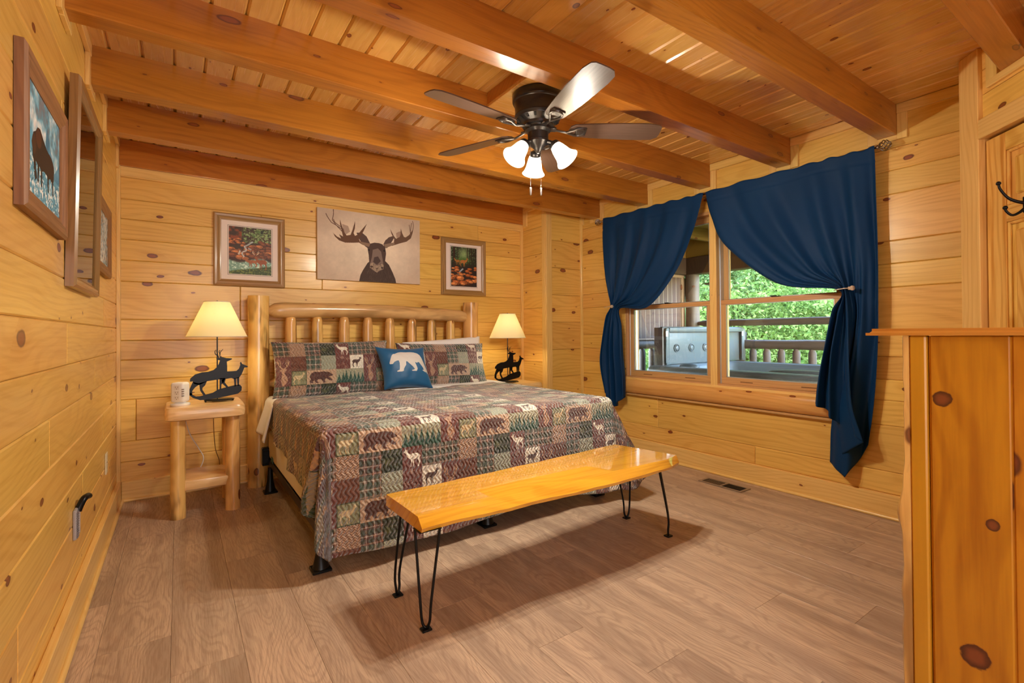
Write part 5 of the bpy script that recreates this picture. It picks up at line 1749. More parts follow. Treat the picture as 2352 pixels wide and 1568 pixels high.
for half in ((1.968, 2.106), (2.126, 2.270)):
    yy = half[0] + .004
    while yy < half[1] - .004:
        bm = bmesh.new(); bbox(bm, (3.681, yy - .0012, .001), (3.777, yy + .0012, .0055), 0, 1, Matrix.Rotation(.5 if half[0] < 2 else 1.1, 4, 'X'))
        from_bm('louvre', bm, vent_m if half[0] > 2.1 else vent_d, v); yy += .0115

# ================================================================== CEILING FAN
FX, FY, FZ = 1.955, 2.070, 2.43
fm = setp(empty('fan_mount', (FX, FY, 2.44), 'stained wood mounting box between two beams that carries the fan', 'mount'), None, None, None, 'structure')
box('mount_board', (1.80, 1.8085, 2.434), (2.12, 2.3395, 2.452), ceil_wood, fm, .002)
box('mount_board', (1.80, 1.8085, 2.452), (1.838, 2.3395, ZC), beam_wood, fm, .002)
box('mount_board', (2.082, 1.8085, 2.452), (2.12, 2.3395, ZC), beam_wood, fm, .002)
fan = empty('ceiling_fan', (FX, FY, 2.434), 'dark bronze five-blade ceiling fan with three lit frosted bell shades', 'ceiling fan')
bm = bmesh.new()
lathe(bm, [(.132, 2.434), (.137, 2.425), (.137, 2.395), (.134, 2.388), (.128, 2.384), (.124, 2.365), (.123, 2.325), (.126, 2.320), (.126, 2.312), (.120, 2.305), (.118, 2.298), (.095, 2.282), (.086, 2.275), (.084, 2.262), (.070, 2.258), (.068, 2.250)], (FX, FY, 0), 48)
from_bm('motor_housing', bm, bronze, fan, None, True, 35)
for k in range(16):
    a = 2 * PI * k / 16
    bm = bmesh.new(); bbox(bm, (-.010, -.006, -.0015), (.010, .006, .0015), .001)
    bm.transform(Matrix.Translation((FX + .1085 * math.cos(a), FY + .1085 * math.sin(a), 2.2885)) @ Matrix.Rotation(a, 4, 'Z') @ Matrix.Rotation(-.60, 4, 'Y'))
    from_bm('cooling_slot', bm, plain('slot black', (.004, .004, .004), .8), fan)
bm = bmesh.new()
lathe(bm, [(.066, 2.256), (.070, 2.250), (.070, 2.240), (.060, 2.232), (.056, 2.228), (.056, 2.190), (.060, 2.186), (.060, 2.176), (.048, 2.165), (.030, 2.150), (.022, 2.142), (.014, 2.128), (.006, 2.120)], (FX, FY, 0), 36)
from_bm('switch_housing', bm, bronze, fan, None, True, 35)
m_, nt_ = newmat('dark walnut fan blade'); b_ = NB(nt_)
tc_ = b_.n('ShaderNodeTexCoord'); sp_ = b_.n('ShaderNodeSeparateXYZ'); b_.put(sp_.inputs[0], tc_.outputs['Object'])
nz_ = b_.noise(b_.comb(b_.m('MULTIPLY', sp_.outputs[0], 5), b_.m('MULTIPLY', sp_.outputs[1], 110)), 1, 3, .6, '2D')
b_.out(b_.bsdf(b_.mix(nz_, (.125, .075, .055), (.045, .024, .018)), .34, nz_, .15, .0006, Coat_Weight=.35, Coat_Roughness=.25))
blade_m = m_
for k in range(5):
    a = math.radians(41 - 72 * k)
    M = Matrix.Translation((FX, FY, 2.247)) @ Matrix.Rotation(a, 4, 'Z') @ Matrix.Rotation(math.radians(-12), 4, 'X')
    bl = bpy.data.objects.new('blade', None)
    out = [(.175, -.035), (.20, -.052), (.30, -.062), (.45, -.070), (.60, -.071), (.655, -.060), (.668, -.045), (.671, -.02), (.672, .02), (.668, .045), (.640, .066), (.58, .071), (.45, .069), (.30, .061), (.20, .050), (.175, .032), (.168, 0)]
    if 'blade_mesh' not in BOARDS:
        bm = bmesh.new(); prism(bm, out, lambda p, q, d: Vector((p, q, -.003 + d)), .006)
        bmesh.ops.recalc_face_normals(bm, faces=bm.faces)
        me = bpy.data.meshes.new('blade'); bm.to_mesh(me); bm.free(); me.materials.append(blade_m); BOARDS['blade_mesh'] = me
        bm = bmesh.new()
        for pts, rr in (([(.075, 0, .006), (.11, 0, -.004), (.15, .0, -.013), (.18, .014, -.013), (.215, .030, -.011), (.245, .022, -.010), (.255, 0, -.009)], .0062), ([(.15, 0, -.013), (.18, -.014, -.013), (.215, -.030, -.011), (.245, -.022, -.010), (.255, 0, -.009)], .0058)):
            tube(bm, spline(pts, 20), rr, 8)
        bbox(bm, (.205, -.034, -.010), (.262, .034, -.003), .003)
        bbox(bm, (.06, -.016, -.002), (.10, .016, .010), .003)
        bmesh.ops.recalc_face_normals(bm, faces=bm.faces)
        me2 = bpy.data.meshes.new('blade_bracket'); bm.to_mesh(me2); bm.free(); me2.materials.append(plain('bracket metal', (.11, .10, .10), .28, .8))
        for p in me2.polygons: p.use_smooth = True
        me2.set_sharp_from_angle(angle=math.radians(40)); BOARDS['bracket_mesh'] = me2
    bl = bpy.data.objects.new('blade', BOARDS['blade_mesh']); C.objects.link(bl); bl.parent = fan
    bl.matrix_basis = Matrix.Translation(-OFF[fan.name]) @ M
    br = bpy.data.objects.new('blade_bracket', BOARDS['bracket_mesh']); C.objects.link(br); br.parent = bl
# light kit
m_, nt_ = newmat('lit frosted glass'); b_ = NB(nt_)
e_ = b_.n('ShaderNodeEmission'); b_.put(e_.inputs[0], (1, .90, .72, 1)); e_.inputs[1].default_value = 2.6
lw_ = b_.n('ShaderNodeLayerWeight'); lw_.inputs[0].default_value = .35
tr = b_.n('ShaderNodeBsdfTranslucent'); b_.put(tr.inputs[0], (.50, .46, .40))
ad = b_.n('ShaderNodeAddShader'); nt_.links.new(e_.outputs[0], ad.inputs[0]); nt_.links.new(tr.outputs[0], ad.inputs[1])
b_.out(ad)
frost = m_
hot = emit('lit lamp bulb', (1, .93, .80, 1), 40)
for az in (-177.7, -57.7, 62.3):
    a = math.radians(az)
    dv = Vector((math.cos(a), math.sin(a), 0))
    ax = (dv * .62 + Vector((0, 0, -.78))).normalized()      # the shade's axis
    p0 = Vector((FX, FY, 2.170)) + dv * .030
    bm = bmesh.new()
    tube(bm, spline([p0, p0 + dv * .022 + Vector((0, 0, .006)), p0 + dv * .040, p0 + dv * .05 + ax * .012], 10), .008, 10)
    neck = p0 + dv * .048 + ax * .010
    q = Vector((0, 0, 1)).rotation_difference(ax)
    M = Matrix.Translation(neck) @ q.to_matrix().to_4x4()
    b2 = bmesh.new(); lathe(b2, [(.014, -.002), (.026, .004), (.030, .012), (.030, .026), (.026, .028)], (0, 0, 0), 24)
    b2.transform(M); me = bpy.data.meshes.new('t'); b2.to_mesh(me); b2.free(); bm.from_mesh(me); bpy.data.meshes.remove(me)
    arm = from_bm('light_arm', bm, bronze, fan, None, True, 40)
    bm = bmesh.new()
    lathe(bm, [(.026, .018), (.030, .026), (.036, .045), (.041, .070), (.045, .092), (.053, .112), (.062, .125), (.064, .128)], (0, 0, 0), 36, cap=False)
    bm.transform(M)
    sh = from_bm('glass_shade', bm, frost, fan, None, True)
    so = sh.modifiers.new('thick', 'SOLIDIFY'); so.thickness = .002
    bm = bmesh.new(); bmesh.ops.create_uvsphere(bm, u_segments=16, v_segments=10, radius=.021, matrix=M @ Matrix.Translation((0, 0, .075)))
    from_bm('light_bulb', bm, hot, sh, None, True)
    light('fan_bulb_light', 'POINT', M @ Vector((0, 0, .118)), BULB_W, (1, .90, .74), .035)
for dx, dy, ln in ((-.052, .0, .235), (.018, .0, .225)):
    bm = bmesh.new(); tube(bm, [(FX + dx, FY + dy, 2.175), (FX + dx, FY + dy, 2.165 - ln)], .0011, 6)
    for k in range(int(ln / .006)): bmesh.ops.create_icosphere(bm, subdivisions=1, radius=.0018, matrix=Matrix.Translation((FX + dx, FY + dy, 2.165 - k * .006)))
    pc = from_bm('pull_chain', bm, nickel, fan, None, True)
    bm = bmesh.new(); zt = 2.165 - ln
    lathe(bm, [(.002, 0), (.0055, -.004), (.0065, -.012), (.0055, -.034), (.006, -.040), (.003, -.046)], (FX + dx, FY + dy, zt), 14)
    from_bm('pendant', bm, nickel, pc, None, True, 50)

# ================================================================== CURTAINS
rx_, rz_ = 3.868, 2.268
rod = empty('curtain_rod', (rx_, 2.35, rz_), 'nickel curtain rod with openwork twisted finials above the window', 'curtain rod')
bm = bmesh.new(); tube(bm, [(rx_, 1.17, rz_), (rx_, 3.52, rz_)], .009, 16)
from_bm('pole', bm, nickel, rod, None, True, 50)
for yy, s in ((1.17, -1), (3.52, 1)):
    bm = bmesh.new()
    tube(bm, [(rx_, yy, rz_), (rx_, yy + s * .006, rz_), (rx_, yy + s * .010, rz_), (rx_, yy + s * .016, rz_)], [.013, .014, .010, .009], 16)
    for k in range(7):
        pts = []
        for j in range(15):
            u_ = j / 14; th = 2 * PI * k / 7 + u_ * 2.6
            r_ = .030 * math.sin(PI * min(1, .08 + .92 * u_)) ** .8 + .002
            pts.append((rx_ + r_ * math.cos(th), yy + s * (.012 + .062 * u_), rz_ + r_ * math.sin(th)))
        tube(bm, pts, .0030, 6)
    from_bm('finial', bm, nickel, rod, None, True)
for yy in (1.25, 2.37, 3.42):
    bm = bmesh.new(); tube(bm, [(XW, yy, rz_ - .02), (rx_ + .01, yy, rz_ - .02), (rx_, yy, rz_ - .010)], .005, 8); bbox(bm, (XW - .005, yy - .012, rz_ - .05), (XW, yy + .012, rz_ + .005), .002)
    from_bm('bracket', bm, nickel, rod)
_C = Vector((.354, 0, 1.15))


def on_x(px, py, X):
    d = _f + _r2 * ((px - 1176) / F_PX) - _u2 * ((py - CY) / F_PX)
    return _C + d * ((X - _C.x) / d.x)


def curtain(name, lines, label, xoff, flip, tie_t):
    """lines: a few stream lines from rod to hem, each [(py-measured Y, Z, X depth)...] given as (Y, Z, X); all with equal counts"""
    ctrl = np.array(lines)           # n_lines x n_pts x 3
    nl, npt = ctrl.shape[:2]
    NU, NV = 130, 150
    along = np.array([np.array(spline(list(l), NV + 1)) for l in ctrl])          # nl x NV+1 x 3
    P = np.zeros((NU + 1, NV + 1, 3))
    for j in range(NV + 1):
        k_ = min(1, max(0, (j / NV - .55) / .35))
        ss = np.linspace(0, nl - 1, NU + 1)
        lin_ = np.stack([np.interp(ss, range(nl), along[:, j, c_]) for c_ in range(3)], 1)
        P[:, j] = np.array(spline(list(along[:, j]), NU + 1)) * (1 - k_) + lin_ * k_
    verts = []
    for i in range(NU + 1):
        s = i / NU
        for j in range(NV + 1):
            t = j / NV
            Y, Z, X = P[i, j]
            # folds: wide and soft on the rod, sharper toward the tie, loose again in the tail
            gather = math.exp(-((t - tie_t) / .16) ** 2)
            wid = abs(P[-1, j, 0] - P[0, j, 0]) + .05
            amp = .005 + .017 * min(1, t * 5) * (1 - gather) + .010 * gather
            if t > tie_t: amp = .012 + .022 * min(1, (t - tie_t) * 4)
            ph = s * 2 * PI * 4.2 + 1.6 * math.sin(s * 5 + flip)
            f = math.sin(ph) + .22 * math.sin(2.3 * ph + t * 3) + .5 * gather * math.sin(3.1 * ph)
            head = max(0, 1 - t / .035)
            X2 = X - amp * f * (1 - .55 * head)
            Z2 = Z + (.006 * math.sin(s * 40) * max(0, 1 - t / .02))
            X2 += .004 * mnoise.noise(Vector((s * 6, t * 9, 2 + flip)))
            if .040 < t < .052: X2 += .004
            verts.append((X2 + xoff, Y, Z2))
    fs = []
    W = NV + 1
    for i in range(NU):
        for j in range(NV): fs.append((i * W + j, (i + 1) * W + j, (i + 1) * W + j + 1, i * W + j + 1))
    o = from_py(name, verts, fs, curtain_m, None, (rx_, float(np.mean(P[:, 0, 0])), rz_), True)
    so = o.modifiers.new('thick', 'SOLIDIFY'); so.thickness = .0022; so.offset = 0
    return setp(o, label, 'curtain', 'navy tie-back curtains')


def L(pts, X):
    o_ = []
    for k, (px, py) in enumerate(pts):
        xx = X[k] if isinstance(X, (list, tuple)) else X
        v = on_x(px, py, xx); o_.append((v.y, v.z, xx))
    return o_


# right-hand curtain; control points measured on the curtain's own plane
XA = [3.846, 3.862, 3.862, 3.850, 3.825, 3.815, 3.820, 3.825, 3.83]
curtR = [
    L([(1620, 442), (1634, 498), (1668, 565), (1785, 650), (1928, 666), (1912, 715), (1894, 800), (1880, 870), (1873, 926)], XA),
    L([(1690, 421), (1712, 480), (1755, 550), (1840, 628), (1932, 663), (1922, 720), (1908, 800), (1900, 870), (1900, 945)], XA),
    L([(1775, 398), (1800, 460), (1835, 530), (1885, 615), (1937, 662), (1935, 730), (1925, 820), (1924, 900), (1927, 975)], XA),
    L([(1855, 377), (1875, 440), (1895, 520), (1920, 605), (1942, 662), (1950, 730), (1955, 830), (1962, 930), (1988, 1014)], [3.846, 3.862, 3.865, 3.85, 3.825, 3.815, 3.815, 3.82, 3.835]),
    L([(1905, 363), (1920, 430), (1935, 510), (1948, 600), (1955, 664), (1962, 730), (1940, 850), (1905, 960), (1899, 1062)], [3.846, 3.865, 3.87, 3.865, 3.845, 3.84, 3.85, 3.87, 3.88]),
    L([(1960, 350), (1968, 425), (1976, 510), (1982, 600), (1982, 672), (1980, 750), (1966, 860), (1950, 980), (1946, 1094)], [3.846, 3.865, 3.87, 3.87, 3.868, 3.868, 3.875, 3.885, 3.895]),
    L([(2008, 336), (2011, 425), (2014, 510), (2017, 600), (2018, 690), (2017, 770), (2012, 860), (2003, 950), (1992, 1022)], [3.846, 3.86, 3.865, 3.865, 3.865, 3.87, 3.875, 3.88, 3.885]),
]
curtain('curtain', curtR, 'navy satin curtain tied back to the right, nearer the pine door', 0, 0, .5)
XB = [3.846, 3.862, 3.862, 3.850, 3.830, 3.825, 3.835, 3.845, 3.85]
curtL = [
    L([(1616, 443), (1594, 530), (1556, 622), (1490, 704), (1424, 709), (1429, 750), (1432, 810), (1436, 860), (1438, 908)], XB),
    L([(1575, 453), (1560, 530), (1525, 620), (1468, 692), (1420, 707), (1420, 750), (1422, 810), (1426, 850), (1428, 915)], XB),
    L([(1530, 464), (1520, 530), (1492, 610), (1450, 680), (1416, 706), (1412, 750), (1412, 800), (1414, 850), (1418, 930)], XB),
    L([(1485, 476), (1478, 540), (1458, 620), (1434, 680), (1412, 705), (1406, 740), (1404, 790), (1404, 845), (1408, 935)], XB),
    L([(1435, 489), (1432, 560), (1422, 630), (1414, 680), (1408, 704), (1400, 735), (1392, 780), (1388, 830), (1398, 910)], [3.846, 3.862, 3.865, 3.86, 3.84, 3.84, 3.85, 3.86, 3.87]),
    L([(1385, 503), (1387, 570), (1393, 630), (1400, 675), (1406, 703), (1396, 728), (1390, 775), (1384, 832), (1396, 900)], [3.846, 3.862, 3.867, 3.865, 3.85, 3.85, 3.86, 3.87, 3.88]),
]
curtain('curtain', curtL, 'navy satin curtain tied back to the left, nearer the headboard wall', 0, 2, .5)
for (px, py, nm, s) in ((1945, 662, 'holdback fixed right of the window, pinning the nearer curtain', 1), (1400, 704, 'holdback fixed left of the window, pinning the farther curtain', -1)):
    v = on_x(px, py, 3.80)
    t = empty('curtain_holdback', (XW, v.y, v.z), 'whitewashed wooden ' + nm, 'curtain holdback', 'curtain holdbacks')
    kn = plain('whitewashed knob', (.62, .50, .38), .5)
    bm = bmesh.new(); tube(bm, [(XW - .003, v.y - .02, v.z), (3.81, v.y - .02, v.z)], .006, 10)
    tube(bm, spline([(3.80, v.y - .02, v.z + .001), (3.797, v.y + .02, v.z), (3.797, v.y + .06, v.z - .004), (3.81, v.y + .075, v.z - .006)], 12), .0035, 8)
    from_bm('rod', bm, plain('pale holdback metal', (.75, .70, .62), .3, .6), t, None, True)
    bm = bmesh.new(); M = Matrix.Translation((3.80, v.y - .02, v.z)) @ Matrix.Rotation(math.radians(-90 * 1), 4, 'Y') @ Matrix.Rotation(0, 4, 'X')
    lathe(bm, [(.008, -.005), (.012, 0), (.010, .006), (.016, .014), (.017, .022), (.012, .028)], (0, 0, 0), 6)
    bm.transform(Matrix.Translation((3.800, v.y - .012, v.z)) @ Matrix.Rotation(math.radians(90), 4, 'X'))
    from_bm('knob', bm, kn, t)

# ================================================================== PORCH, HOT TUB, HILLSIDE
PX = 6.60
pf = setp(box('porch_floor', (4.10, -2.5, -.25), (7.0, 5.2, -.08), porch_y, None, 0, 'c'), 'wooden porch deck outside the window', 'porch', kind='structure')
pr = empty('porch_roof', (5.5, 2, 2.5), 'porch roof of plain boards on rafters, seen through the upper sashes', 'roof', kind='structure')
yy = -1.0
box('roof_deck', (4.10, -2.5, 2.56), (7.3, 5.4, 2.60), porch_y, pr, 0)
while yy < 5.2:
    box('rafter', (4.10, yy, 2.40), (7.2, yy + .05, 2.56), porch_y, pr, .003); yy += .62
hd = setp(box('porch_beam', (PX - .09, -2.5, 1.99), (PX + .09, 5.0, 2.24), porch_w, None, .01, 'c'), 'dark header beam across the porch opening', 'beam', kind='structure')
hd2 = setp(box('porch_beam', (4.12, 4.42, 1.99), (PX - .09, 4.60, 2.24), porch_w, None, .01, 'c'), 'dark beam over the slatted privacy wall', 'beam', kind='structure')
box('fascia', (PX - .04, -2.5, 2.24), (PX + .04, 5.0, 2.56), porch_y, pr, .003)
hd3 = setp(box('porch_gable', (4.12, 4.47, 2.24), (PX, 4.55, 2.56), porch_y, None, .01, 'c'), 'boarded porch gable end', 'wall', kind='structure')
t = empty('porch_post', (PX, 4.39, -.08), 'grey weathered log post at the porch corner', 'post')
log('post_log', (PX, 4.39, -.08), (PX, 4.39, 1.99), .105, .098, porch_logz, t, 20, 16, .06, seed=41)
# privacy wall of upright boards with pale battens
pv = empty('privacy_wall', (5.3, 4.5, 1.05), 'dark brown privacy wall of upright porch boards with pale gaps', 'privacy wall')
xx = 4.15
batt = plain('pale batten', (.55, .45, .36), .7)
k = 0
while xx < 6.36:
    box('slat', (xx, 4.485, 1.07), (xx + .088, 4.505, 1.95), porch_w, pv, .004)
    box('batten', (xx + .0885, 4.488, 1.07), (xx + .0955, 4.510, 1.95), batt, pv, 0)
    xx += .096; k += 1
tanw = wood('tan porch trim', (.42, .28, .19), (.28, .17, .11), axis='Z', knots=.9, rings=30, var=.1, rough=.6, coat=0)
box('trim_board', (xx, 4.470, 1.07), (xx + .085, 4.512, 1.95), tanw, pv, .003)
box('top_rail', (4.15, 4.478, 1.95), (xx + .085, 4.514, 1.99), tanw, pv, .003)
box('ledge', (4.15, 4.455, 1.045), (6.5, 4.52, 1.07), tanw, pv, .003)


def railing(name, p0, p1, z0, z1, label, n, seed):
    lm = porch_logy if abs(p1[1] - p0[1]) > 1 else porch_log
    p0, p1 = Vector(p0), Vector(p1)
    t = empty(name, (p0 + p1) / 2, label, 'railing', 'log porch railings')
    log('hand_rail', p0 + Vector((0, 0, z1 - .06)), p1 + Vector((0, 0, z1 - .06)), .062, .060, lm, t, 16, 30, .05, seed=seed)
    log('bottom_rail', p0 + Vector((0, 0, z0)), p1 + Vector((0, 0, z0)), .05, .05, lm, t, 12, 16, .05, seed=seed + 1)
    for k in range(n):
        q = p0 + (p1 - p0) * ((k + .5) / n)
        log('baluster', q + Vector((0, 0, z0 + .02)), q + Vector((0, 0, z1 - .09)), .046, .044, porch_logz, t, 12, 12, .05, .05, .05, seed=seed + 3 + k)
    return t


railing('porch_railing', (PX, .3, 0), (PX, 4.3, 0), .10, 1.045, 'long log railing on the open side of the porch behind the hot tub', 22, 60)
railing('porch_railing', (4.15, 4.5, 0), (6.5, 4.5, 0), .10, 1.045, 'short log railing below the slatted privacy wall', 12, 90)
t = empty('hand_rail_log', (PX, 2.3, 1.28), 'single upper horizontal log above the porch railing', 'log rail')
log('upper_log', (PX + .0, .3, 1.275), (PX + .0, 4.33, 1.275), .048, .046, porch_logy, t, 14, 26, .05, .05, .05, seed=130)
# hot tub
tub = empty('hot_tub', (5.55, 2.45, -.08), 'grey-brown hot tub with open shell on the porch', 'hot tub')
tub_m = plain('speckled grey tub shell', (.145, .17, .175), .35, nscale=160, nvar=.7)
tub_s = plain('brown tub cabinet', (.16, .13, .11), .5, nscale=120, nvar=.6)
tub_d = plain('dark tub pillow', (.11, .13, .14), .3)
X0, X1, Y0, Y1 = 4.70, 6.38, .95, 3.72
bm = bmesh.new(); bbox(bm, (X0 + .03, Y0 + .03, -.08), (X1 - .03, Y1 - .03, .66), .05, 3)
from_bm('cabinet', bm, tub_s, tub, 'c', True, 40)
for k in range(8): box('side_panel', (X0 + .018, Y0 + .08 + k * .33, -.05), (X0 + .032, Y0 + .39 + k * .33, .63), tub_s, tub, .006)
bm = bmesh.new()
rings = []
for dx, z_ in ((0, .665), (-.0, .72), (.015, .755), (.05, .775), (.17, .775), (.20, .765), (.23, .70), (.27, .42), (.34, .40), (.40, .15)):
    r_ = [bm.verts.new((x_, y_, z_)) for x_, y_ in ((X0 + dx, Y0 + dx + .08), (X0 + dx + .08, Y0 + dx), (X1 - dx - .08, Y0 + dx), (X1 - dx, Y0 + dx + .08), (X1 - dx, Y1 - dx - .08), (X1 - dx - .08, Y1 - dx), (X0 + dx + .08, Y1 - dx), (X0 + dx, Y1 - dx - .08))]
    rings.append(r_)
for A, B in zip(rings, rings[1:]):
    for k in range(8): bm.faces.new((A[k], A[(k + 1) % 8], B[(k + 1) % 8], B[k]))
bm.faces.new(rings[-1]); bm.faces.new(rings[0])
bmesh.ops.bevel(bm, geom=[e for e in bm.edges if abs(e.verts[0].co.z - e.verts[1].co.z) < .001], offset=.008, segments=2, affect='EDGES')
from_bm('shell', bm, tub_m, tub, 'c', True, 50)
for (x_, y_, sx, sy) in ((5.05, 3.35, .07, .12), (4.98, 2.1, .07, .34)):
    bm = bmesh.new(); bmesh.ops.create_uvsphere(bm, u_segments=20, v_segments=10, radius=1, matrix=Matrix.Translation((x_, y_, .765)) @ Matrix.Diagonal((sx, sy, .038, 1)))
    from_bm('head_rest', bm, tub_d, tub, 'c', True)
# upright lid with three round recesses
lid = empty('tub_lid', (5.6, 3.62, .76), None, None, parent=tub)
Yl = 3.60
bm = bmesh.new(); bbox(bm, (4.92, Yl, .775), (6.56, Yl + .05, 1.215), .015, 2)
from_bm('panel', bm, tub_m, lid, 'c', True, 40)
bm = bmesh.new(); bbox(bm, (4.98, Yl - .05, 1.150), (6.50, Yl + .0, 1.205), .012, 3)
from_bm('top_ledge', bm, tub_m, lid, 'c', True, 40)
for xx in (4.965, 6.515):
    bm = bmesh.new(); bbox(bm, (xx - .03, Yl - .04, .775), (xx + .03, Yl, 1.20), .012, 2); from_bm('side_ledge', bm, tub_m, lid, 'c', True, 40)
    bm = bmesh.new(); bbox(bm, (xx - .05, Yl - .045, .80), (xx - .025, Yl - .038, 1.19), .003); from_bm('strap', bm, tub_d, lid)
    bm = bmesh.new(); bbox(bm, (xx - .052, Yl - .048, 1.10), (xx - .012, Yl - .044, 1.165), .002); from_bm('tag', bm, white_pl, lid)
bm = bmesh.new(); bbox(bm, (4.885, Yl - .02, .74), (4.925, Yl + .10, 1.205), .01, 2); from_bm('end_board', bm, tub_s, lid, 'c', True, 40)
bm = bmesh.new(); bbox(bm, (6.555, Yl - .02, .74), (6.60, Yl + .10, 1.19), .01, 2); from_bm('end_board', bm, tub_s, lid, 'c', True, 40)
bm = bmesh.new(); bbox(bm, (6.60, Yl - .02, .95), (6.64, Yl + .03, 1.15), .012, 2); from_bm('strap', bm, black_m, lid, 'c', True, 40)
for xx in (5.16, 5.44, 5.72, 6.02):
    bm = bmesh.new(); lathe(bm, [(.047, 0), (.050, .010), (.040, .018), (.034, .010), (.030, .004), (.026, .016), (.012, .022)], (0, 0, 0), 24)
    bm.transform(Matrix.Translation((xx, Yl + .001, .965)) @ Matrix.Rotation(math.radians(90), 4, 'X'))
    from_bm('jet', bm, tub_m, lid, 'c', True, 35)
# porch lantern cable
bm = bmesh.new()
tube(bm, spline([(6.55, 3.85, 1.98), (6.55, 3.87, 1.93), (6.55, 3.90, 1.88), (6.55, 3.98, 1.85), (6.55, 4.12, 1.82)], 20), .006, 8)
bbox(bm, (6.53, 3.80, 1.80), (6.57, 4.15, 1.825), .004, 1, Matrix.Rotation(.15, 4, 'X'))
setp(from_bm('porch_cable', bm, plain('grey cable', (.16, .16, .17), .4), None, 'c', True), 'grey cable looped under the porch header beam beside the log post', 'cable')


# hillside ------------------------------------------------------------
def foliage(name, c1, c2):
    m, nt = newmat(name); b = NB(nt)
    g = b.n('ShaderNodeNewGeometry'); oi = b.n('ShaderNodeObjectInfo'); tc = b.n('ShaderNodeTexCoord')
    nz = b.ramp(b.noise(tc.outputs['Object'], 3.2, 4, .7), .30, .70)
    f = b.m('ADD', b.m('MULTIPLY', nz, .85), b.m('MULTIPLY', oi.outputs['Random'], .2), clamp=True)
    c = b.mix(f, c1, c2)
    d = b.n('ShaderNodeBsdfDiffuse'); b.put(d.inputs[0], c)
    t = b.n('ShaderNodeBsdfTranslucent'); b.put(t.inputs[0], b.mix(1.0, c, (1.0, 1.15, .6), 'MULTIPLY'))
    mx = b.n('ShaderNodeMixShader'); mx.inputs[0].default_value = .42
    nt.links.new(d.outputs[0], mx.inputs[1]); nt.links.new(t.outputs[0], mx.inputs[2]); b.out(mx)
    return m


leaf_a = foliage('broad green leaves', (.022, .065, .015), (.20, .30, .10))
leaf_b = foliage('pine green needles', (.018, .05, .02), (.14, .22, .09))
trunk_m = plain('tree bark', (.10, .07, .05), .9)
hill_v, hill_f = [], []
for i in range(31):
    for j in range(41):
        X = 7.4 + 26 * (i / 30) ** 1.3; Y = -14 + 46 * j / 40
        hill_v.append((X, Y, -3.4 + (X - 7.4) * .62 + 1.2 * mnoise.noise(Vector((X * .2, Y * .2, 0))) + .3 * mnoise.noise(Vector((X, Y, 1)))))
for i in range(30):
    for j in range(40): hill_f.append((i * 41 + j, (i + 1) * 41 + j, (i + 1) * 41 + j + 1, i * 41 + j + 1))
o = from_py('hillside', hill_v, hill_f, foliage('undergrowth', (.03, .08, .02), (.08, .15, .04)), None, (0, 0, 0), True)
setp(o, 'steep green hillside beyond the porch', 'hill', kind='structure')


def crown_mesh(name, R, H, n, sz, m, cone, seed):
    r = np.random.RandomState(seed)
    nc = 90
    cz = r.uniform(0, 1, nc) ** (1.3 if cone else .9)
    th = r.uniform(0, 2 * PI, nc)
    rad = R * ((1 - cz) if cone else np.sqrt(np.clip(1 - (cz * 1.7 - .75) ** 2, .06, 1))) * r.uniform(.55, 1.0, nc)
    cc = np.stack([rad * np.cos(th), rad * np.sin(th), cz * H], 1)
    k = r.randint(nc, size=n)
    p = cc[k] + r.normal(0, 1, (n, 3)) * np.array([R * .15, R * .15, H * .042])
    a = r.normal(0, 1, (n, 3)); a /= np.linalg.norm(a, axis=1)[:, None]
    b = r.normal(0, 1, (n, 3)); b -= (b * a).sum(1)[:, None] * a; b /= np.linalg.norm(b, axis=1)[:, None]
    s = (sz * r.uniform(.6, 1.4, n))[:, None]
    V = np.stack([p - a * s, p - b * s * .45, p + a * s, p + b * s * .45], 1).reshape(-1, 3)
    me = bpy.data.meshes.new(name)
    me.from_pydata(V.tolist(), [], np.arange(4 * n).reshape(-1, 4).tolist())
    me.materials.append(m)
    return me


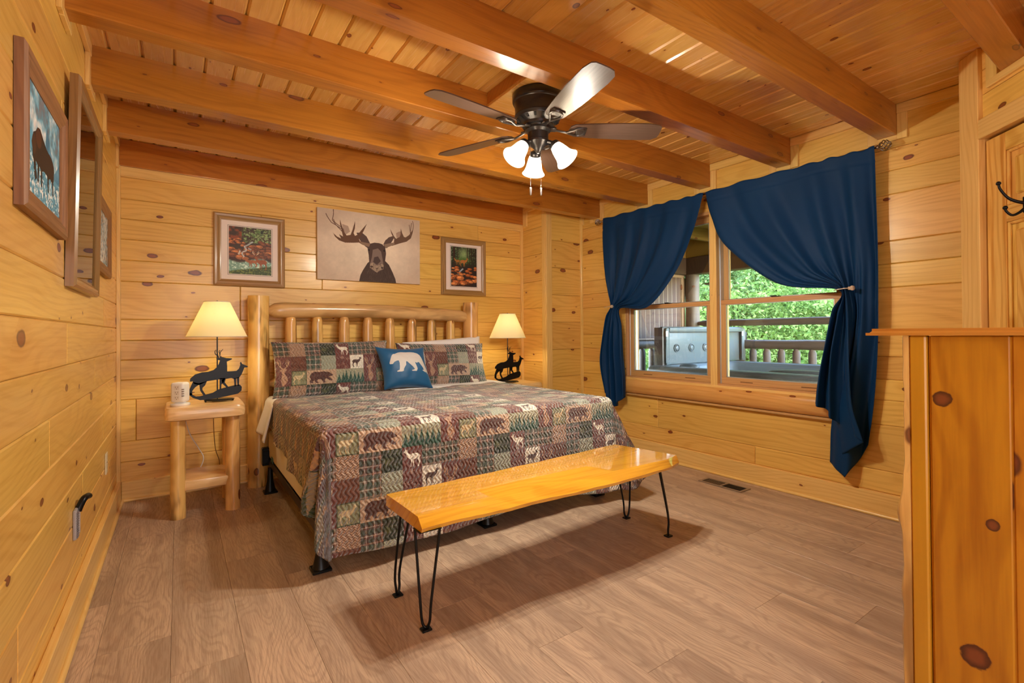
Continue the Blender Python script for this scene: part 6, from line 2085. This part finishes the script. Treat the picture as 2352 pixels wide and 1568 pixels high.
CR = [crown_mesh('crown', 1.5, 4.2, 20000, .042, leaf_a, False, 3), crown_mesh('crown', 1.25, 5.2, 20000, .040, leaf_b, True, 4), crown_mesh('crown', 1.9, 3.6, 22000, .046, leaf_a, False, 5)]
bm = bmesh.new(); tube(bm, [(0, 0, -1.5), (.04, 0, 0), (0, .05, 1.5), (.05, 0, 3.4)], [.13, .11, .08, .03], 10)
tm = bpy.data.meshes.new('trunk'); bm.to_mesh(tm); bm.free(); tm.materials.append(trunk_m)
r_ = np.random.RandomState(12)
spots = []
for row, (dist, n) in enumerate(((3.6, 5), (6.6, 5), (10.2, 5), (14.5, 6))):
    for k in range(n):
        a = .26 + (.86 - .26) * (k + .5 + r_.uniform(-.25, .25)) / n
        # bearing measured from the window
        X = 6.6 + dist * math.cos(a) + r_.uniform(-.4, .4); Y = 3.0 + (dist + 2) * math.sin(a) - .9 + r_.uniform(-.5, .5)
        spots.append((X, Y, row))
kinds = ['leafy green tree', 'narrow pine tree', 'broad bushy green tree']
where = ['in the row just beyond the porch', 'in the second row beyond the porch', 'in the third row up the hillside', 'in the farthest row up the hillside']
ords = ['first', 'second', 'third', 'fourth', 'fifth', 'sixth', 'seventh', 'eighth']
spots.sort(key=lambda q: (q[2], -q[1]))
for i, (X, Y, row) in enumerate(spots):
    kd = (i * 2 + row) % 3
    gz = -3.4 + (X - 7.4) * .62
    t = bpy.data.objects.new('tree', None); C.objects.link(t)
    t.location = (X, Y, gz - .3); t.rotation_euler = (0, 0, r_.uniform(0, 6)); s = r_.uniform(.85, 1.15) * (1 + .12 * row)
    t.scale = (s, s, s * (1.0 if row else .9))
    setp(t, '%s, %s from the left %s' % (kinds[kd], ords[sum(1 for q in spots[:i] if q[2] == row)], where[row].replace('just ', '').replace('broad ', '')), 'tree', 'trees beyond the porch')
    for nm, me in (('crown', CR[kd]), ('trunk', tm)):
        o = bpy.data.objects.new(nm, me); C.objects.link(o); o.parent = t
        if nm == 'crown': o.location = (0, 0, .55)
